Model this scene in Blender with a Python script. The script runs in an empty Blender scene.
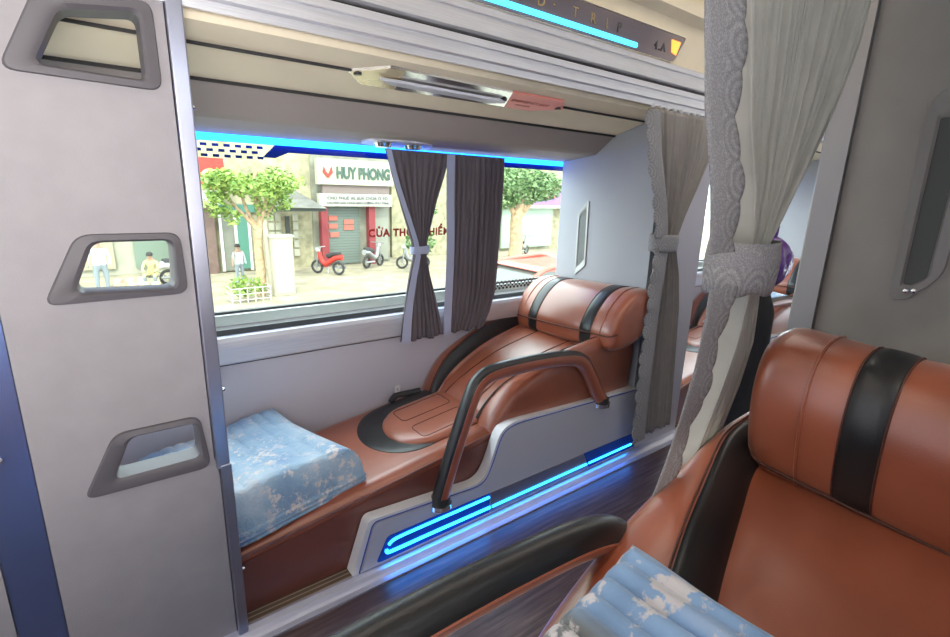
import bpy, bmesh, math, random
from mathutils import Vector, Matrix
from mathutils.geometry import tessellate_polygon
random.seed(7)
PI = math.pi
S = bpy.context.scene
C = S.collection

# ---------------------------------------------------------------- camera
cam_d = bpy.data.cameras.new('camera')
cam = bpy.data.objects.new('camera', cam_d)
C.objects.link(cam)
FPX = 498.07
RX = Vector((0.7980, -0.6019, 0.0300)); DN = Vector((-0.1277, -0.2177, -0.9676)); FW = Vector((0.5889, 0.7683, -0.2506))
FW.normalize(); RX = (RX - FW * RX.dot(FW)).normalized(); UP = RX.cross(FW)
cam.matrix_world = Matrix(((RX.x, UP.x, -FW.x, 0), (RX.y, UP.y, -FW.y, 0), (RX.z, UP.z, -FW.z, 1.2), (0, 0, 0, 1)))
cam_d.sensor_width = 36; cam_d.lens = FPX / 950 * 36; cam_d.clip_start = 0.02; cam_d.clip_end = 300
S.camera = cam

# ---------------------------------------------------------------- world, sun, added fill lamps, exposure
W = bpy.data.worlds.new('world'); S.world = W; W.use_nodes = True
bg = W.node_tree.nodes['Background']
bg.inputs[0].default_value = (0.86, 0.93, 1.0, 1); bg.inputs[1].default_value = 6.3
sd = bpy.data.lights.new('sun', 'SUN'); sun = bpy.data.objects.new('sun', sd); C.objects.link(sun)
sd.energy = 3.0; sd.angle = math.radians(6); sd.color = (1, 0.94, 0.82)
sun.rotation_euler = Vector((0.35, 0.75, -0.75)).to_track_quat('-Z', 'Y').to_euler()
def area(name, loc, dirv, sx, sy, e, col):
    l = bpy.data.lights.new(name, 'AREA'); o = bpy.data.objects.new(name, l); C.objects.link(o)
    l.shape = 'RECTANGLE'; l.size = sx; l.size_y = sy; l.energy = e; l.color = col
    o.location = loc; o.rotation_euler = Vector(dirv).to_track_quat('-Z', 'Y').to_euler()
    return o
area('fill_near_side', (-0.30, -0.42, 1.25), (0.16, 1, 0.06), 1.6, 0.7, 7.4, (1, 0.97, 0.94)).data.spread = math.radians(72)  # fill lamp added behind the camera, aimed to brighten the far cabin
area('aisle_ceiling_lamp', (1.4, 0.8, 2.2), (0, 0, -1), 4.6, 0.35, 10, (1, 0.94, 0.87))  # unseen overhead lamp added to brighten the aisle
area('fill_rear', (-1.35, 0.75, 1.2), (1, 0.1, -0.05), 1.0, 1.6, 5.5, (0.92, 0.95, 1))  # fill lamp added inside the closed rear, no opening behind it
S.view_settings.view_transform = 'Standard'; S.view_settings.look = 'None'
S.view_settings.gamma = 1; S.view_settings.use_curve_mapping = False
S.view_settings.exposure = 0.28

# ---------------------------------------------------------------- materials
def nt(name):
    m = bpy.data.materials.new(name); m.use_nodes = True
    t = m.node_tree; b = t.nodes['Principled BSDF']
    return m, t, b
def coord(t, scale=(1, 1, 1), kind='Object'):
    tc = t.nodes.new('ShaderNodeTexCoord'); mp = t.nodes.new('ShaderNodeMapping')
    mp.inputs['Scale'].default_value = scale
    t.links.new(tc.outputs[kind], mp.inputs['Vector']); return mp.outputs[0]
def tex_noise(t, vec, scale, detail=3, rough=0.5):
    n = t.nodes.new('ShaderNodeTexNoise'); n.inputs['Scale'].default_value = scale
    n.inputs['Detail'].default_value = detail; n.inputs['Roughness'].default_value = rough
    t.links.new(vec, n.inputs['Vector']); return n.outputs[0]
def ramp(t, fac, stops):
    r = t.nodes.new('ShaderNodeValToRGB'); e = r.color_ramp.elements
    while len(e) > 1: e.remove(e[-1])
    e[0].position = stops[0][0]; e[0].color = (*stops[0][1], 1)
    for p, c in stops[1:]:
        k = e.new(p); k.color = (*c, 1)
    t.links.new(fac, r.inputs[0]); return r.outputs[0]
def bump(t, b, h, s, d=0.002):
    n = t.nodes.new('ShaderNodeBump'); n.inputs['Strength'].default_value = s; n.inputs['Distance'].default_value = d
    t.links.new(h, n.inputs['Height']); t.links.new(n.outputs[0], b.inputs['Normal'])
def mat(name, col, rough=0.6, metal=0, bs=0, bscale=300, bd=0.001, var=0, vscale=6, spec=0.5, scale=(1, 1, 1), coat=0):
    m, t, b = nt(name)
    b.inputs['Base Color'].default_value = (*col, 1); b.inputs['Roughness'].default_value = rough
    b.inputs['Metallic'].default_value = metal; b.inputs['Specular IOR Level'].default_value = spec
    if coat: b.inputs['Coat Weight'].default_value = coat; b.inputs['Coat Roughness'].default_value = 0.2
    if var or bs: v = coord(t, scale)
    if var:
        n = tex_noise(t, v, vscale)
        a = tuple(max(0, c * (1 - var)) for c in col); z = tuple(min(1, c * (1 + var)) for c in col)
        t.links.new(ramp(t, n, [(0.3, a), (0.7, z)]), b.inputs['Base Color'])
    if bs: bump(t, b, tex_noise(t, v, bscale, 2), bs, bd)
    return m
def emit(name, col, s):
    m, t, b = nt(name)
    b.inputs['Base Color'].default_value = (*col, 1)
    b.inputs['Emission Color'].default_value = (*col, 1); b.inputs['Emission Strength'].default_value = s
    return m
def leather(name, col, rough=0.42):
    m, t, b = nt(name); v = coord(t)
    vo = t.nodes.new('ShaderNodeTexVoronoi'); vo.inputs['Scale'].default_value = 420; t.links.new(v, vo.inputs['Vector'])
    n = tex_noise(t, v, 7, 3)
    t.links.new(ramp(t, n, [(0.3, tuple(c * 0.88 for c in col)), (0.7, tuple(c * 1.1 for c in col))]), b.inputs['Base Color'])
    b.inputs['Roughness'].default_value = rough
    bump(t, b, vo.outputs['Distance'], 0.25, 0.0006)
    b.inputs['Coat Weight'].default_value = 0.8 if sum(col) > 0.1 else 0.1; b.inputs['Coat Roughness'].default_value = 0.33; b.inputs['Coat IOR'].default_value = 1.6; b.inputs['Sheen Weight'].default_value = 0.22 if sum(col) > 0.1 else 0.0; b.inputs['Sheen Roughness'].default_value = 0.4; b.inputs['Sheen Tint'].default_value = (1, 0.85, 0.75, 1)
    return m
M = {}
M['tan'] = leather('tan_leather', (0.33, 0.082, 0.034), 0.36)
M['tan_dark'] = leather('brown_leather', (0.17, 0.042, 0.028), 0.4)
M['black'] = leather('black_leather', (0.012, 0.012, 0.013), 0.33)
M['stitch'] = mat('stitching', (0.09, 0.03, 0.02), 0.7)
M['panel'] = mat('grey_panel', (0.31, 0.288, 0.30), 0.72, bs=0.35, bscale=260, bd=0.001, var=0.05, vscale=14)
M['panel_near'] = mat('grey_near_panel', (0.25, 0.233, 0.218), 0.6, bs=0.3, bscale=260, bd=0.001, var=0.05, vscale=14)
M['panel_light'] = mat('lilac_panel', (0.52, 0.50, 0.56), 0.6, bs=0.15, bscale=200)
M['head'] = mat('headwall_panel', (0.40, 0.405, 0.44), 0.55)
M['frame'] = mat('foothold_plastic', (0.10, 0.09, 0.10), 0.5, bs=0.2, bscale=300)
M['ceil'] = mat('cream_ceiling', (0.84, 0.735, 0.55), 0.75, bs=0.2, bscale=250, var=0.04)
M['soffit'] = mat('taupe_soffit', (0.36, 0.315, 0.29), 0.75, bs=0.2, bscale=250)
M['seam'] = mat('dark_seam', (0.03, 0.028, 0.028), 0.8)
M['alu'] = mat('brushed_aluminium', (0.72, 0.72, 0.76), 0.38, 0.55, var=0.08, vscale=20, scale=(0.5, 1, 30))
M['alu_post'] = mat('satin_metal_post', (0.42, 0.43, 0.52), 0.28, 0.9)  # bluish base colour carries the reflected light strips
M['blue_metal'] = mat('blue_grey_metal', (0.22, 0.30, 0.62), 0.25, 0.85)  # blue of the reflected light strips is put into the base colour
M['alu_sill'] = mat('sill_aluminium', (0.50, 0.52, 0.66), 0.3, 0.7)  # blue LED reflection mixed into the base colour
M['chrome'] = mat('chrome', (0.85, 0.85, 0.86), 0.12, 1)
M['mirror'] = mat('polished_steel', (0.8, 0.78, 0.74), 0.16, 1)
M['white_pl'] = mat('white_plastic', (0.74, 0.74, 0.76), 0.35)
M['silver_pl'] = mat('silver_plastic', (0.62, 0.62, 0.68), 0.35, 0.25)
M['blackpl'] = mat('black_plastic', (0.02, 0.02, 0.022), 0.4)
M['led'] = emit('cyan_light', (0.02, 0.42, 1.0), 5.5)
M['led_core'] = emit('cyan_tube', (0.05, 0.62, 1.0), 2.6)
M['led_panel'] = mat('blue_panel', (0.015, 0.10, 0.55), 0.25, 0.3)
M['top_glass'] = mat('blue_tint_band', (0.004, 0.02, 0.16), 0.2)
M['grey_cloth'] = mat('grey_curtain', (0.33, 0.30, 0.28), 0.85, bs=0.3, bscale=500, var=0.06, vscale=20)
M['grey_cloth_near'] = mat('pale_grey_curtain', (0.47, 0.46, 0.41), 0.7, bs=0.2, bscale=500, var=0.06, vscale=20)
M['dark_cloth'] = mat('taupe_curtain', (0.135, 0.115, 0.13), 0.8, bs=0.3, bscale=500, var=0.15, vscale=30, scale=(1, 1, 0.15))
M['lining'] = mat('pale_lining', (0.42, 0.46, 0.62), 0.8)
M['amber'] = emit('amber_arrow', (1.0, 0.33, 0.05), 1.6)
M['red'] = mat('red_paint', (0.62, 0.05, 0.03), 0.5)
M['purple'] = mat('purple_plastic', (0.11, 0.03, 0.23), 0.25, bs=0.8, bscale=18, bd=0.01)
M['blackcloth'] = mat('black_cloth', (0.012, 0.012, 0.015), 0.8)

def lace_mat():
    m, t, b = nt('lace')
    tc = t.nodes.new('ShaderNodeTexCoord'); sp = t.nodes.new('ShaderNodeSeparateXYZ'); t.links.new(tc.outputs['UV'], sp.inputs[0])
    def mt(op, a, c=None, v=None):
        n = t.nodes.new('ShaderNodeMath'); n.operation = op
        t.links.new(a, n.inputs[0])
        if c is not None: t.links.new(c, n.inputs[1])
        elif v is not None: n.inputs[1].default_value = v
        return n.outputs[0]
    fv = mt('SUBTRACT', mt('FRACT', sp.outputs[1]), v=0.5); u = mt('SUBTRACT', sp.outputs[0], v=0.98)
    r = mt('SQRT', mt('ADD', mt('MULTIPLY', fv, fv), mt('MULTIPLY', u, u)))
    w = mt('MULTIPLY', mt('SINE', mt('MULTIPLY', r, v=34)), mt('GREATER_THAN', sp.outputs[0], v=0.48))
    vo = t.nodes.new('ShaderNodeTexVoronoi'); vo.inputs['Scale'].default_value = 420; t.links.new(tc.outputs['Object'], vo.inputs['Vector'])
    f = mt('ADD', mt('MULTIPLY', w, v=0.14), mt('MULTIPLY', vo.outputs['Distance'], v=0.6))
    col = ramp(t, f, [(0.0, (0.22, 0.215, 0.225)), (0.3, (0.31, 0.30, 0.31)), (0.62, (0.44, 0.43, 0.43))])
    t.links.new(col, b.inputs['Base Color']); b.inputs['Roughness'].default_value = 0.85
    bump(t, b, f, 0.6, 0.001)
    return m
M['lace'] = lace_mat()

def quilt_mat():
    m, t, b = nt('quilt')
    v = coord(t)
    base = ramp(t, tex_noise(t, v, 5, 2), [(0.35, (0.15, 0.27, 0.48)), (0.52, (0.30, 0.45, 0.60)), (0.66, (0.50, 0.60, 0.68))])
    n2 = tex_noise(t, v, 30, 8, 0.7)
    msk = ramp(t, n2, [(0.52, (0, 0, 0)), (0.58, (1, 1, 1))])
    n3 = tex_noise(t, coord(t, (1, 1.4, 1)), 4.2, 1)
    big = ramp(t, n3, [(0.42, (0, 0, 0)), (0.56, (1, 1, 1))])
    mul = t.nodes.new('ShaderNodeMath'); mul.operation = 'MULTIPLY'
    t.links.new(msk, mul.inputs[0]); t.links.new(big, mul.inputs[1])
    mx = t.nodes.new('ShaderNodeMix'); mx.data_type = 'RGBA'
    t.links.new(mul.outputs[0], mx.inputs[0]); t.links.new(base, mx.inputs[6]); mx.inputs[7].default_value = (0.72, 0.66, 0.64, 1)
    t.links.new(mx.outputs[2], b.inputs['Base Color']); b.inputs['Roughness'].default_value = 0.85
    b.inputs['Sheen Weight'].default_value = 0.3
    bump(t, b, tex_noise(t, coord(t, (1, 2.2, 1)), 42, 5, 0.6), 1.0, 0.008)
    return m
M['quilt'] = quilt_mat()
def quilt_near_mat():
    m, t, b = nt('quilt_near')
    v = coord(t)
    base = ramp(t, tex_noise(t, v, 4.5, 2), [(0.44, (0.17, 0.19, 0.20)), (0.49, (0.20, 0.33, 0.53)), (0.58, (0.26, 0.42, 0.66)), (0.66, (0.55, 0.60, 0.72))])
    msk = ramp(t, tex_noise(t, v, 20, 6, 0.6), [(0.56, (0, 0, 0)), (0.60, (1, 1, 1))])
    mx = t.nodes.new('ShaderNodeMix'); mx.data_type = 'RGBA'
    t.links.new(msk, mx.inputs[0]); t.links.new(base, mx.inputs[6]); mx.inputs[7].default_value = (0.62, 0.60, 0.62, 1)
    t.links.new(mx.outputs[2], b.inputs['Base Color']); b.inputs['Roughness'].default_value = 0.9
    b.inputs['Sheen Weight'].default_value = 0.3
    bump(t, b, tex_noise(t, v, 90, 4), 0.5, 0.003)
    return m
M['quilt_near'] = quilt_near_mat()

def wood_mat():
    m, t, b = nt('laminate_floor')
    v = coord(t, (1.2, 22, 1))
    n = tex_noise(t, v, 3.5, 6, 0.6)
    t.links.new(ramp(t, n, [(0.3, (0.035, 0.022, 0.026)), (0.5, (0.08, 0.052, 0.055)), (0.72, (0.17, 0.115, 0.11))]), b.inputs['Base Color'])
    b.inputs['Roughness'].default_value = 0.33; bump(t, b, n, 0.1, 0.001)
    return m
M['wood'] = wood_mat()
def ribbed(name, c1, c2, axis, scale):
    m, t, b = nt(name); tc = t.nodes.new('ShaderNodeTexCoord'); sp = t.nodes.new('ShaderNodeSeparateXYZ'); t.links.new(tc.outputs['Object'], sp.inputs[0])
    a = t.nodes.new('ShaderNodeMath'); a.operation = 'MULTIPLY'; a.inputs[1].default_value = scale; t.links.new(sp.outputs[axis], a.inputs[0])
    s = t.nodes.new('ShaderNodeMath'); s.operation = 'FRACT'; t.links.new(a.outputs[0], s.inputs[0])
    t.links.new(ramp(t, s.outputs[0], [(0.0, c1), (0.72, c1), (0.76, c2), (0.97, c2), (1.0, c1)]), b.inputs['Base Color'])
    b.inputs['Roughness'].default_value = 0.55; bump(t, b, s.outputs[0], 0.3, 0.002); return m
M['rib'] = ribbed('ribbed_mat', (0.10, 0.07, 0.05), (0.32, 0.25, 0.18), 1, 62)

def glass_mat():
    m = bpy.data.materials.new('window_glass'); m.use_nodes = True; t = m.node_tree; t.nodes.clear()
    o = t.nodes.new('ShaderNodeOutputMaterial'); mx = t.nodes.new('ShaderNodeMixShader')
    tr = t.nodes.new('ShaderNodeBsdfTransparent'); tr.inputs[0].default_value = (0.93, 0.98, 0.95, 1)
    gl = t.nodes.new('ShaderNodeBsdfGlossy'); gl.inputs['Roughness'].default_value = 0.02
    mx.inputs[0].default_value = 0.03
    t.links.new(tr.outputs[0], mx.inputs[1]); t.links.new(gl.outputs[0], mx.inputs[2]); t.links.new(mx.outputs[0], o.inputs[0])
    return m
M['glass'] = glass_mat()
# exterior
M['paving'] = mat('paving', (0.25, 0.215, 0.145), 0.9, var=0.28, vscale=1.6)
M['facade'] = mat('cream_facade', (0.27, 0.245, 0.155), 0.9, var=0.3, vscale=3.5)
M['facade_grey'] = mat('grey_facade', (0.20, 0.195, 0.15), 0.9, var=0.25, vscale=2.5)
M['facade_white'] = mat('white_facade', (0.30, 0.29, 0.225), 0.9, var=0.1, vscale=2)
M['door_green'] = ribbed('roller_door', (0.120, 0.145, 0.125), (0.080, 0.100, 0.085), 2, 9)
M['sign_cream'] = mat('cream_sign', (0.36, 0.345, 0.26), 0.7)
M['sign_white'] = mat('white_sign', (0.38, 0.375, 0.32), 0.7)
M['green_txt'] = mat('dark_green_lettering', (0.035, 0.07, 0.05), 0.6)
M['dark_txt'] = mat('dark_lettering', (0.06, 0.06, 0.08), 0.6)
M['red_txt'] = mat('red_lettering', (0.375, 0.025, 0.015), 0.6)
M['white_txt'] = mat('white_lettering', (0.450, 0.440, 0.425), 0.6)
M['poster'] = mat('red_poster', (0.375, 0.110, 0.080), 0.7)
M['brick_red'] = mat('dark_red_column', (0.20, 0.03, 0.035), 0.8)
M['brown_wall'] = mat('brown_wall', (0.140, 0.090, 0.075), 0.9, var=0.15)
M['teal'] = mat('green_shutter', (0.050, 0.150, 0.110), 0.7)
M['awning'] = mat('awning_metal', (0.260, 0.250, 0.230), 0.7, var=0.2, vscale=3)
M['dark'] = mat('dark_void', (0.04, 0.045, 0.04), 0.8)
M['bark'] = mat('bark', (0.36, 0.25, 0.15), 0.95, bs=1, bscale=12, bd=0.03, var=0.3, vscale=8)
M['whitewash'] = mat('whitewashed_bark', (0.32, 0.29, 0.22), 0.95, bs=0.6, bscale=12, bd=0.02)
def leafm(name, a, b_):
    m, t, b = nt(name)
    t.links.new(ramp(t, tex_noise(t, coord(t), 4, 3), [(0.35, a), (0.65, b_)]), b.inputs['Base Color'])
    b.inputs['Roughness'].default_value = 0.6
    try: b.inputs['Subsurface Weight'].default_value = 0
    except Exception: pass
    return m
M['leaf'] = leafm('bright_leaves', (0.100, 0.200, 0.030), (0.275, 0.370, 0.080))
M['leaf2'] = leafm('mid_leaves', (0.080, 0.160, 0.050), (0.180, 0.270, 0.110))
M['skin'] = mat('skin', (0.275, 0.165, 0.110), 0.6)
M['shirt_white'] = mat('white_shirt', (0.425, 0.425, 0.430), 0.8)
M['shirt_yellow'] = mat('yellow_shirt', (0.375, 0.330, 0.160), 0.8)
M['trousers'] = mat('grey_trousers', (0.17, 0.20, 0.22), 0.8)
M['hair'] = mat('black_hair', (0.02, 0.018, 0.016), 0.7)
M['tyre'] = mat('tyre', (0.03, 0.03, 0.03), 0.8)
M['car_red'] = mat('red_car_paint', (0.60, 0.10, 0.07), 0.25, 0.2)
M['car_glass'] = mat('car_glass', (0.09, 0.10, 0.09), 0.1)
M['silver'] = mat('silver_bodywork', (0.275, 0.280, 0.280), 0.35, 0.5)

# ---------------------------------------------------------------- helpers
def obj(name, bm, m, parent=None, smooth=True, mats=None):
    me = bpy.data.meshes.new(name); bmesh.ops.recalc_face_normals(bm, faces=bm.faces[:])
    if smooth:
        for f in bm.faces: f.smooth = True
    bm.to_mesh(me); bm.free()
    for q in (mats or [m]): me.materials.append(q)
    o = bpy.data.objects.new(name, me); C.objects.link(o)
    if parent: o.parent = parent
    if smooth:
        md = o.modifiers.new('edges', 'EDGE_SPLIT'); md.split_angle = math.radians(42)
    return o
def thing(name, label, cat, loc=(0, 0, 0), group=None):
    o = bpy.data.objects.new(name, None); C.objects.link(o); o.location = loc
    o['label'] = label; o['category'] = cat
    if group: o['group'] = group
    return o
def tag(o, label, cat, group=None, kind=None):
    o['label'] = label; o['category'] = cat
    if group: o['group'] = group
    if kind: o['kind'] = kind
    return o
def struct(o, label=None):
    o['kind'] = 'structure'
    if label: o['label'] = label; o['category'] = o.name.split('_')[0]
    return o
def copy_tree(o, parent=None, delta=None):
    c = o.copy(); C.objects.link(c); c.parent = parent
    if delta is not None: c.location = o.location + Vector(delta)
    for ch in list(o.children): copy_tree(ch, c)
    return c
def box(bm, x0, x1, y0, y1, z0, z1, bev=0):
    r = bmesh.ops.create_cube(bm, size=1)
    for v in r['verts']:
        v.co = Vector(((x0 + x1) / 2 + v.co.x * (x1 - x0), (y0 + y1) / 2 + v.co.y * (y1 - y0), (z0 + z1) / 2 + v.co.z * (z1 - z0)))
    if bev:
        es = list({e for v in r['verts'] for e in v.link_edges})
        bmesh.ops.bevel(bm, geom=es, offset=bev, segments=2, affect='EDGES', profile=0.5)
    return bm
def bx(*a, bev=0): return box(bmesh.new(), *a, bev=bev)
def grid(bm, P, nu, nv, closeu=False, closev=False, uv=None):
    vs = [[bm.verts.new(P(i / (nu if closeu else nu - 1), j / (nv if closev else nv - 1))) for j in range(nv)] for i in range(nu)]
    lay = bm.loops.layers.uv.verify() if uv else None
    for i in range(nu if closeu else nu - 1):
        for j in range(nv if closev else nv - 1):
            idx = [(i, j), ((i + 1) % nu, j), ((i + 1) % nu, (j + 1) % nv), (i, (j + 1) % nv)]
            try: f = bm.faces.new([vs[a][b] for a, b in idx])
            except ValueError: continue
            if uv:
                for l, (a, b) in zip(f.loops, idx): l[lay].uv = uv(a / (nu - 1), b / (nv - 1))
    return vs
def cyl(bm, p, q, r, n=16, r2=None):
    p = Vector(p); q = Vector(q); d = (q - p).normalized()
    a = d.orthogonal().normalized(); b = d.cross(a); r2 = r if r2 is None else r2
    A = [bm.verts.new(p + (a * math.cos(2 * PI * i / n) + b * math.sin(2 * PI * i / n)) * r) for i in range(n)]
    B = [bm.verts.new(q + (a * math.cos(2 * PI * i / n) + b * math.sin(2 * PI * i / n)) * r2) for i in range(n)]
    for i in range(n): bm.faces.new((A[i], A[(i + 1) % n], B[(i + 1) % n], B[i]))
    bm.faces.new(A[::-1]); bm.faces.new(B)
    return bm
def sm(pts, n=8):                       # Catmull-Rom resample
    P = [Vector(p) for p in pts]; out = []
    for i in range(len(P) - 1):
        a = P[max(i - 1, 0)]; b = P[i]; c = P[i + 1]; d = P[min(i + 2, len(P) - 1)]
        for k in range(n):
            t = k / n
            out.append(0.5 * ((2 * b) + (c - a) * t + (2 * a - 5 * b + 4 * c - d) * t * t + (3 * b - a - 3 * c + d) * t ** 3))
    out.append(P[-1]); return out
def tube(bm, pts, r, n=8, cap=True, flat=1.0):
    P = [Vector(p) for p in pts]; prev = None; rings = []
    for i, p in enumerate(P):
        d = (P[min(i + 1, len(P) - 1)] - P[max(i - 1, 0)]).normalized()
        if prev is None: a = d.orthogonal().normalized()
        else: a = (prev - d * prev.dot(d)).normalized()
        prev = a; b = d.cross(a); rr = r(i / (len(P) - 1)) if callable(r) else r
        rings.append([bm.verts.new(p + (a * math.cos(2 * PI * k / n) + b * math.sin(2 * PI * k / n) * flat) * rr) for k in range(n)])
    for i in range(len(P) - 1):
        for k in range(n): bm.faces.new((rings[i][k], rings[i][(k + 1) % n], rings[i + 1][(k + 1) % n], rings[i + 1][k]))
    if cap: bm.faces.new(rings[0][::-1]); bm.faces.new(rings[-1])
    return bm
def rpoly(pts, r, n=5):                 # rounded polygon, n points per corner
    out = []; k = len(pts)
    for i in range(k):
        p = Vector(pts[i]).to_2d(); a = Vector(pts[i - 1]).to_2d(); b = Vector(pts[(i + 1) % k]).to_2d()
        rr = r[i] if isinstance(r, (list, tuple)) else r
        da = a - p; db = b - p
        ra = min(rr, da.length * 0.48); rb = min(rr, db.length * 0.48)
        s = p + da.normalized() * ra; e = p + db.normalized() * rb
        for j in range(n):
            t = j / (n - 1); out.append(s * (1 - t) ** 2 + p * 2 * t * (1 - t) + e * t * t)
    return out
def plate(bm, loops, to3, d0, d1):      # polygon with holes extruded between depths d0 and d1
    tri = tessellate_polygon([[Vector((p[0], p[1], 0)) for p in L] for L in loops])
    flat = [p for L in loops for p in L]
    F = [bm.verts.new(to3(p[0], p[1], d0)) for p in flat]; B = [bm.verts.new(to3(p[0], p[1], d1)) for p in flat]
    for t in tri:
        try:
            bm.faces.new([F[i] for i in t]); bm.faces.new([B[i] for i in t][::-1])
        except ValueError: pass
    o = 0
    for L in loops:
        n = len(L)
        for i in range(n):
            bm.faces.new((F[o + i], F[o + (i + 1) % n], B[o + (i + 1) % n], B[o + i]))
        o += n
    return bm
XZ = lambda a, b, d: Vector((a, d, b))
YZ = lambda a, b, d: Vector((d, a, b))
def loft(bm, rings, close=True):
    R = [[bm.verts.new(p) for p in r] for r in rings]; n = len(R[0])
    for i in range(len(R) - 1):
        for k in range(n if close else n - 1):
            bm.faces.new((R[i][k], R[i][(k + 1) % n], R[i + 1][(k + 1) % n], R[i + 1][k]))
    return R
def sweep_x(bm, prof, x0, x1):          # extrude a (y, z) outline along x
    k = len(prof); A = [bm.verts.new((x0, y, z)) for y, z in prof]; B = [bm.verts.new((x1, y, z)) for y, z in prof]
    for i in range(k): bm.faces.new((A[i], A[(i + 1) % k], B[(i + 1) % k], B[i]))
    for t in tessellate_polygon([[Vector((y, z, 0)) for y, z in prof]]):
        bm.faces.new([A[i] for i in t]); bm.faces.new([B[i] for i in t][::-1])
    return bm
def text_mesh(name, s, size, m, loc, mw, parent=None, ext=0.0008, align='LEFT', spacing=1.0, bold=0.0):
    cu = bpy.data.curves.new(name, 'FONT'); cu.body = s; cu.size = size; cu.extrude = ext; cu.align_x = align
    cu.space_character = spacing; cu.offset = bold
    tmp = bpy.data.objects.new(name, cu); C.objects.link(tmp)
    bpy.context.view_layer.update()
    me = bpy.data.meshes.new_from_object(tmp.evaluated_get(bpy.context.evaluated_depsgraph_get()))
    bpy.data.objects.remove(tmp); me.materials.clear(); me.materials.append(m)
    me.transform(Matrix.Translation(loc) @ mw.to_4x4())
    o = bpy.data.objects.new(name, me); C.objects.link(o)
    if parent: o.parent = parent
    return o
FACE_Y = Matrix(((1, 0, 0), (0, 0, -1), (0, 1, 0)))     # text upright, facing -y

XE = 8.2   # far end of the carriage
# ================================================================ STRUCTURE
o = obj('floor', bx(-2.5, XE, 0.43, 1.20, -0.06, 0.0), M['wood'], smooth=False); struct(o, 'dark wood laminate aisle floor with blue reflections')
o = obj('trim_1', sweep_x(bmesh.new(), [(1.185, -0.02), (1.185, 0.006), (1.20, 0.010), (1.203, 0.006), (1.212, 0.012), (1.216, 0.008), (1.226, 0.016), (1.243, 0.022), (1.25, 0.022), (1.25, -0.02)], -2.5, XE), M['alu_sill'], smooth=False)
struct(o, 'grooved aluminium sill along the floor of the window cabins')
o = obj('floor_cabin', bx(-2.5, XE, 1.25, 1.82, -0.05, 0.018), M['rib'], smooth=False); struct(o, 'ribbed brown floor strip inside the window cabin')
# window-side wall
WX0, WX1 = -2.5, XE
o = obj('wall_window_side', bx(WX0, WX1, 1.80, 1.87, -0.05, 0.585), M['panel_light'], smooth=False); struct(o, 'lilac grey side wall below the window')
o = obj('trim_2', sweep_x(bmesh.new(), [(1.81, 0.578), (1.81, 0.592), (1.785, 0.594), (1.782, 0.60), (1.784, 0.655), (1.786, 0.672), (1.792, 0.686), (1.803, 0.694), (1.86, 0.70), (1.86, 0.578)], WX0, WX1), M['alu'], smooth=False)
struct(o, 'silver ledge running under the long window')
o = obj('trim_3', bx(WX0, WX1, 1.803, 1.84, 0.575, 0.594), M['seam'], smooth=False); struct(o)
o = obj('trim_4', sweep_x(bmesh.new(), [(1.80, 0.694), (1.815, 0.709), (1.87, 0.709), (1.87, 0.69)], WX0, WX1), M['blackpl'], smooth=False); struct(o, 'black rubber strip at the foot of the long window')
o = obj('trim_5', bx(WX0, WX1, 1.90, 1.96, 0.69, 0.738), M['white_pl'], smooth=False); struct(o)
o = obj('trim_6', bx(WX0, WX1, 1.92, 1.945, 0.737, 0.747), M['blackpl'], smooth=False); struct(o)
win = obj('window_1', bx(WX0, WX1, 1.848, 1.852, 0.715, 1.37), M['glass'], smooth=False); struct(win, 'long side window looking out on the street')
# deck above: soffit and ceiling of the lower cabins
prof = [(1.26, 1.519), (1.342, 1.496), (1.50, 1.450), (1.50, 1.48), (1.342, 1.526), (1.26, 1.55)]
o = obj('ceiling', sweep_x(bmesh.new(), prof, WX0, WX1), M['ceil'], smooth=False); struct(o, 'cream ceiling panels of the window cabin')
prof = [(1.50, 1.452), (1.512, 1.44), (1.595, 1.378), (1.615, 1.370), (1.86, 1.343), (1.87, 1.343), (1.87, 1.52), (1.50, 1.50)]
o = obj('ceiling_soffit', sweep_x(bmesh.new(), prof, WX0, WX1), M['soffit'], smooth=False); struct(o, 'taupe soffit stepping down to the window')
o = obj('trim_7', bx(WX0, WX1, 1.338, 1.345, 1.490, 1.4965), M['seam'], smooth=False); struct(o)
o = obj('trim_8', bx(WX0, WX1, 1.497, 1.503, 1.443, 1.4515), M['seam'], smooth=False); struct(o)
o = obj('wall_above_window', bx(WX0, WX1, 1.85, 1.9, 1.36, 2.3), M['ceil'], smooth=False); struct(o)
o = obj('ceiling_upper_deck', bx(WX0, WX1, 1.27, 1.9, 1.56, 1.60), M['ceil'], smooth=False); struct(o)
# curtain rail and fascia
o = obj('trim_9', sweep_x(bmesh.new(), [(1.225, 1.556), (1.225, 1.563), (1.232, 1.565), (1.232, 1.586), (1.224, 1.588), (1.224, 1.606), (1.27, 1.606), (1.27, 1.556), (1.25, 1.55), (1.245, 1.534), (1.235, 1.534), (1.235, 1.552)], WX0, WX1), M['alu'], smooth=False)
struct(o, 'aluminium curtain rail along the cabin opening')
o = obj('trim_10', sweep_x(bmesh.new(), [(1.25, 1.606), (1.262, 1.606), (1.262, 1.622), (1.25, 1.622)], WX0, WX1), M['seam'], smooth=False); struct(o)
o = obj('trim_11', sweep_x(bmesh.new(), [(1.232, 1.618), (1.222, 1.622), (1.222, 1.650), (1.228, 1.652), (1.228, 1.668), (1.222, 1.670), (1.222, 1.686), (1.234, 1.692), (1.27, 1.692), (1.27, 1.618)], WX0, WX1), M['alu'], smooth=False)
struct(o, 'broad ribbed aluminium band above the curtain rail')
o = obj('wall_fascia', sweep_x(bmesh.new(), [(1.24, 1.692), (1.225, 1.84), (1.19, 1.86), (1.19, 1.90), (1.30, 1.90), (1.30, 1.692)], WX0, WX1), M['ceil'], smooth=False)
struct(o, 'cream upper berth fascia carrying the row sign')
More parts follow.
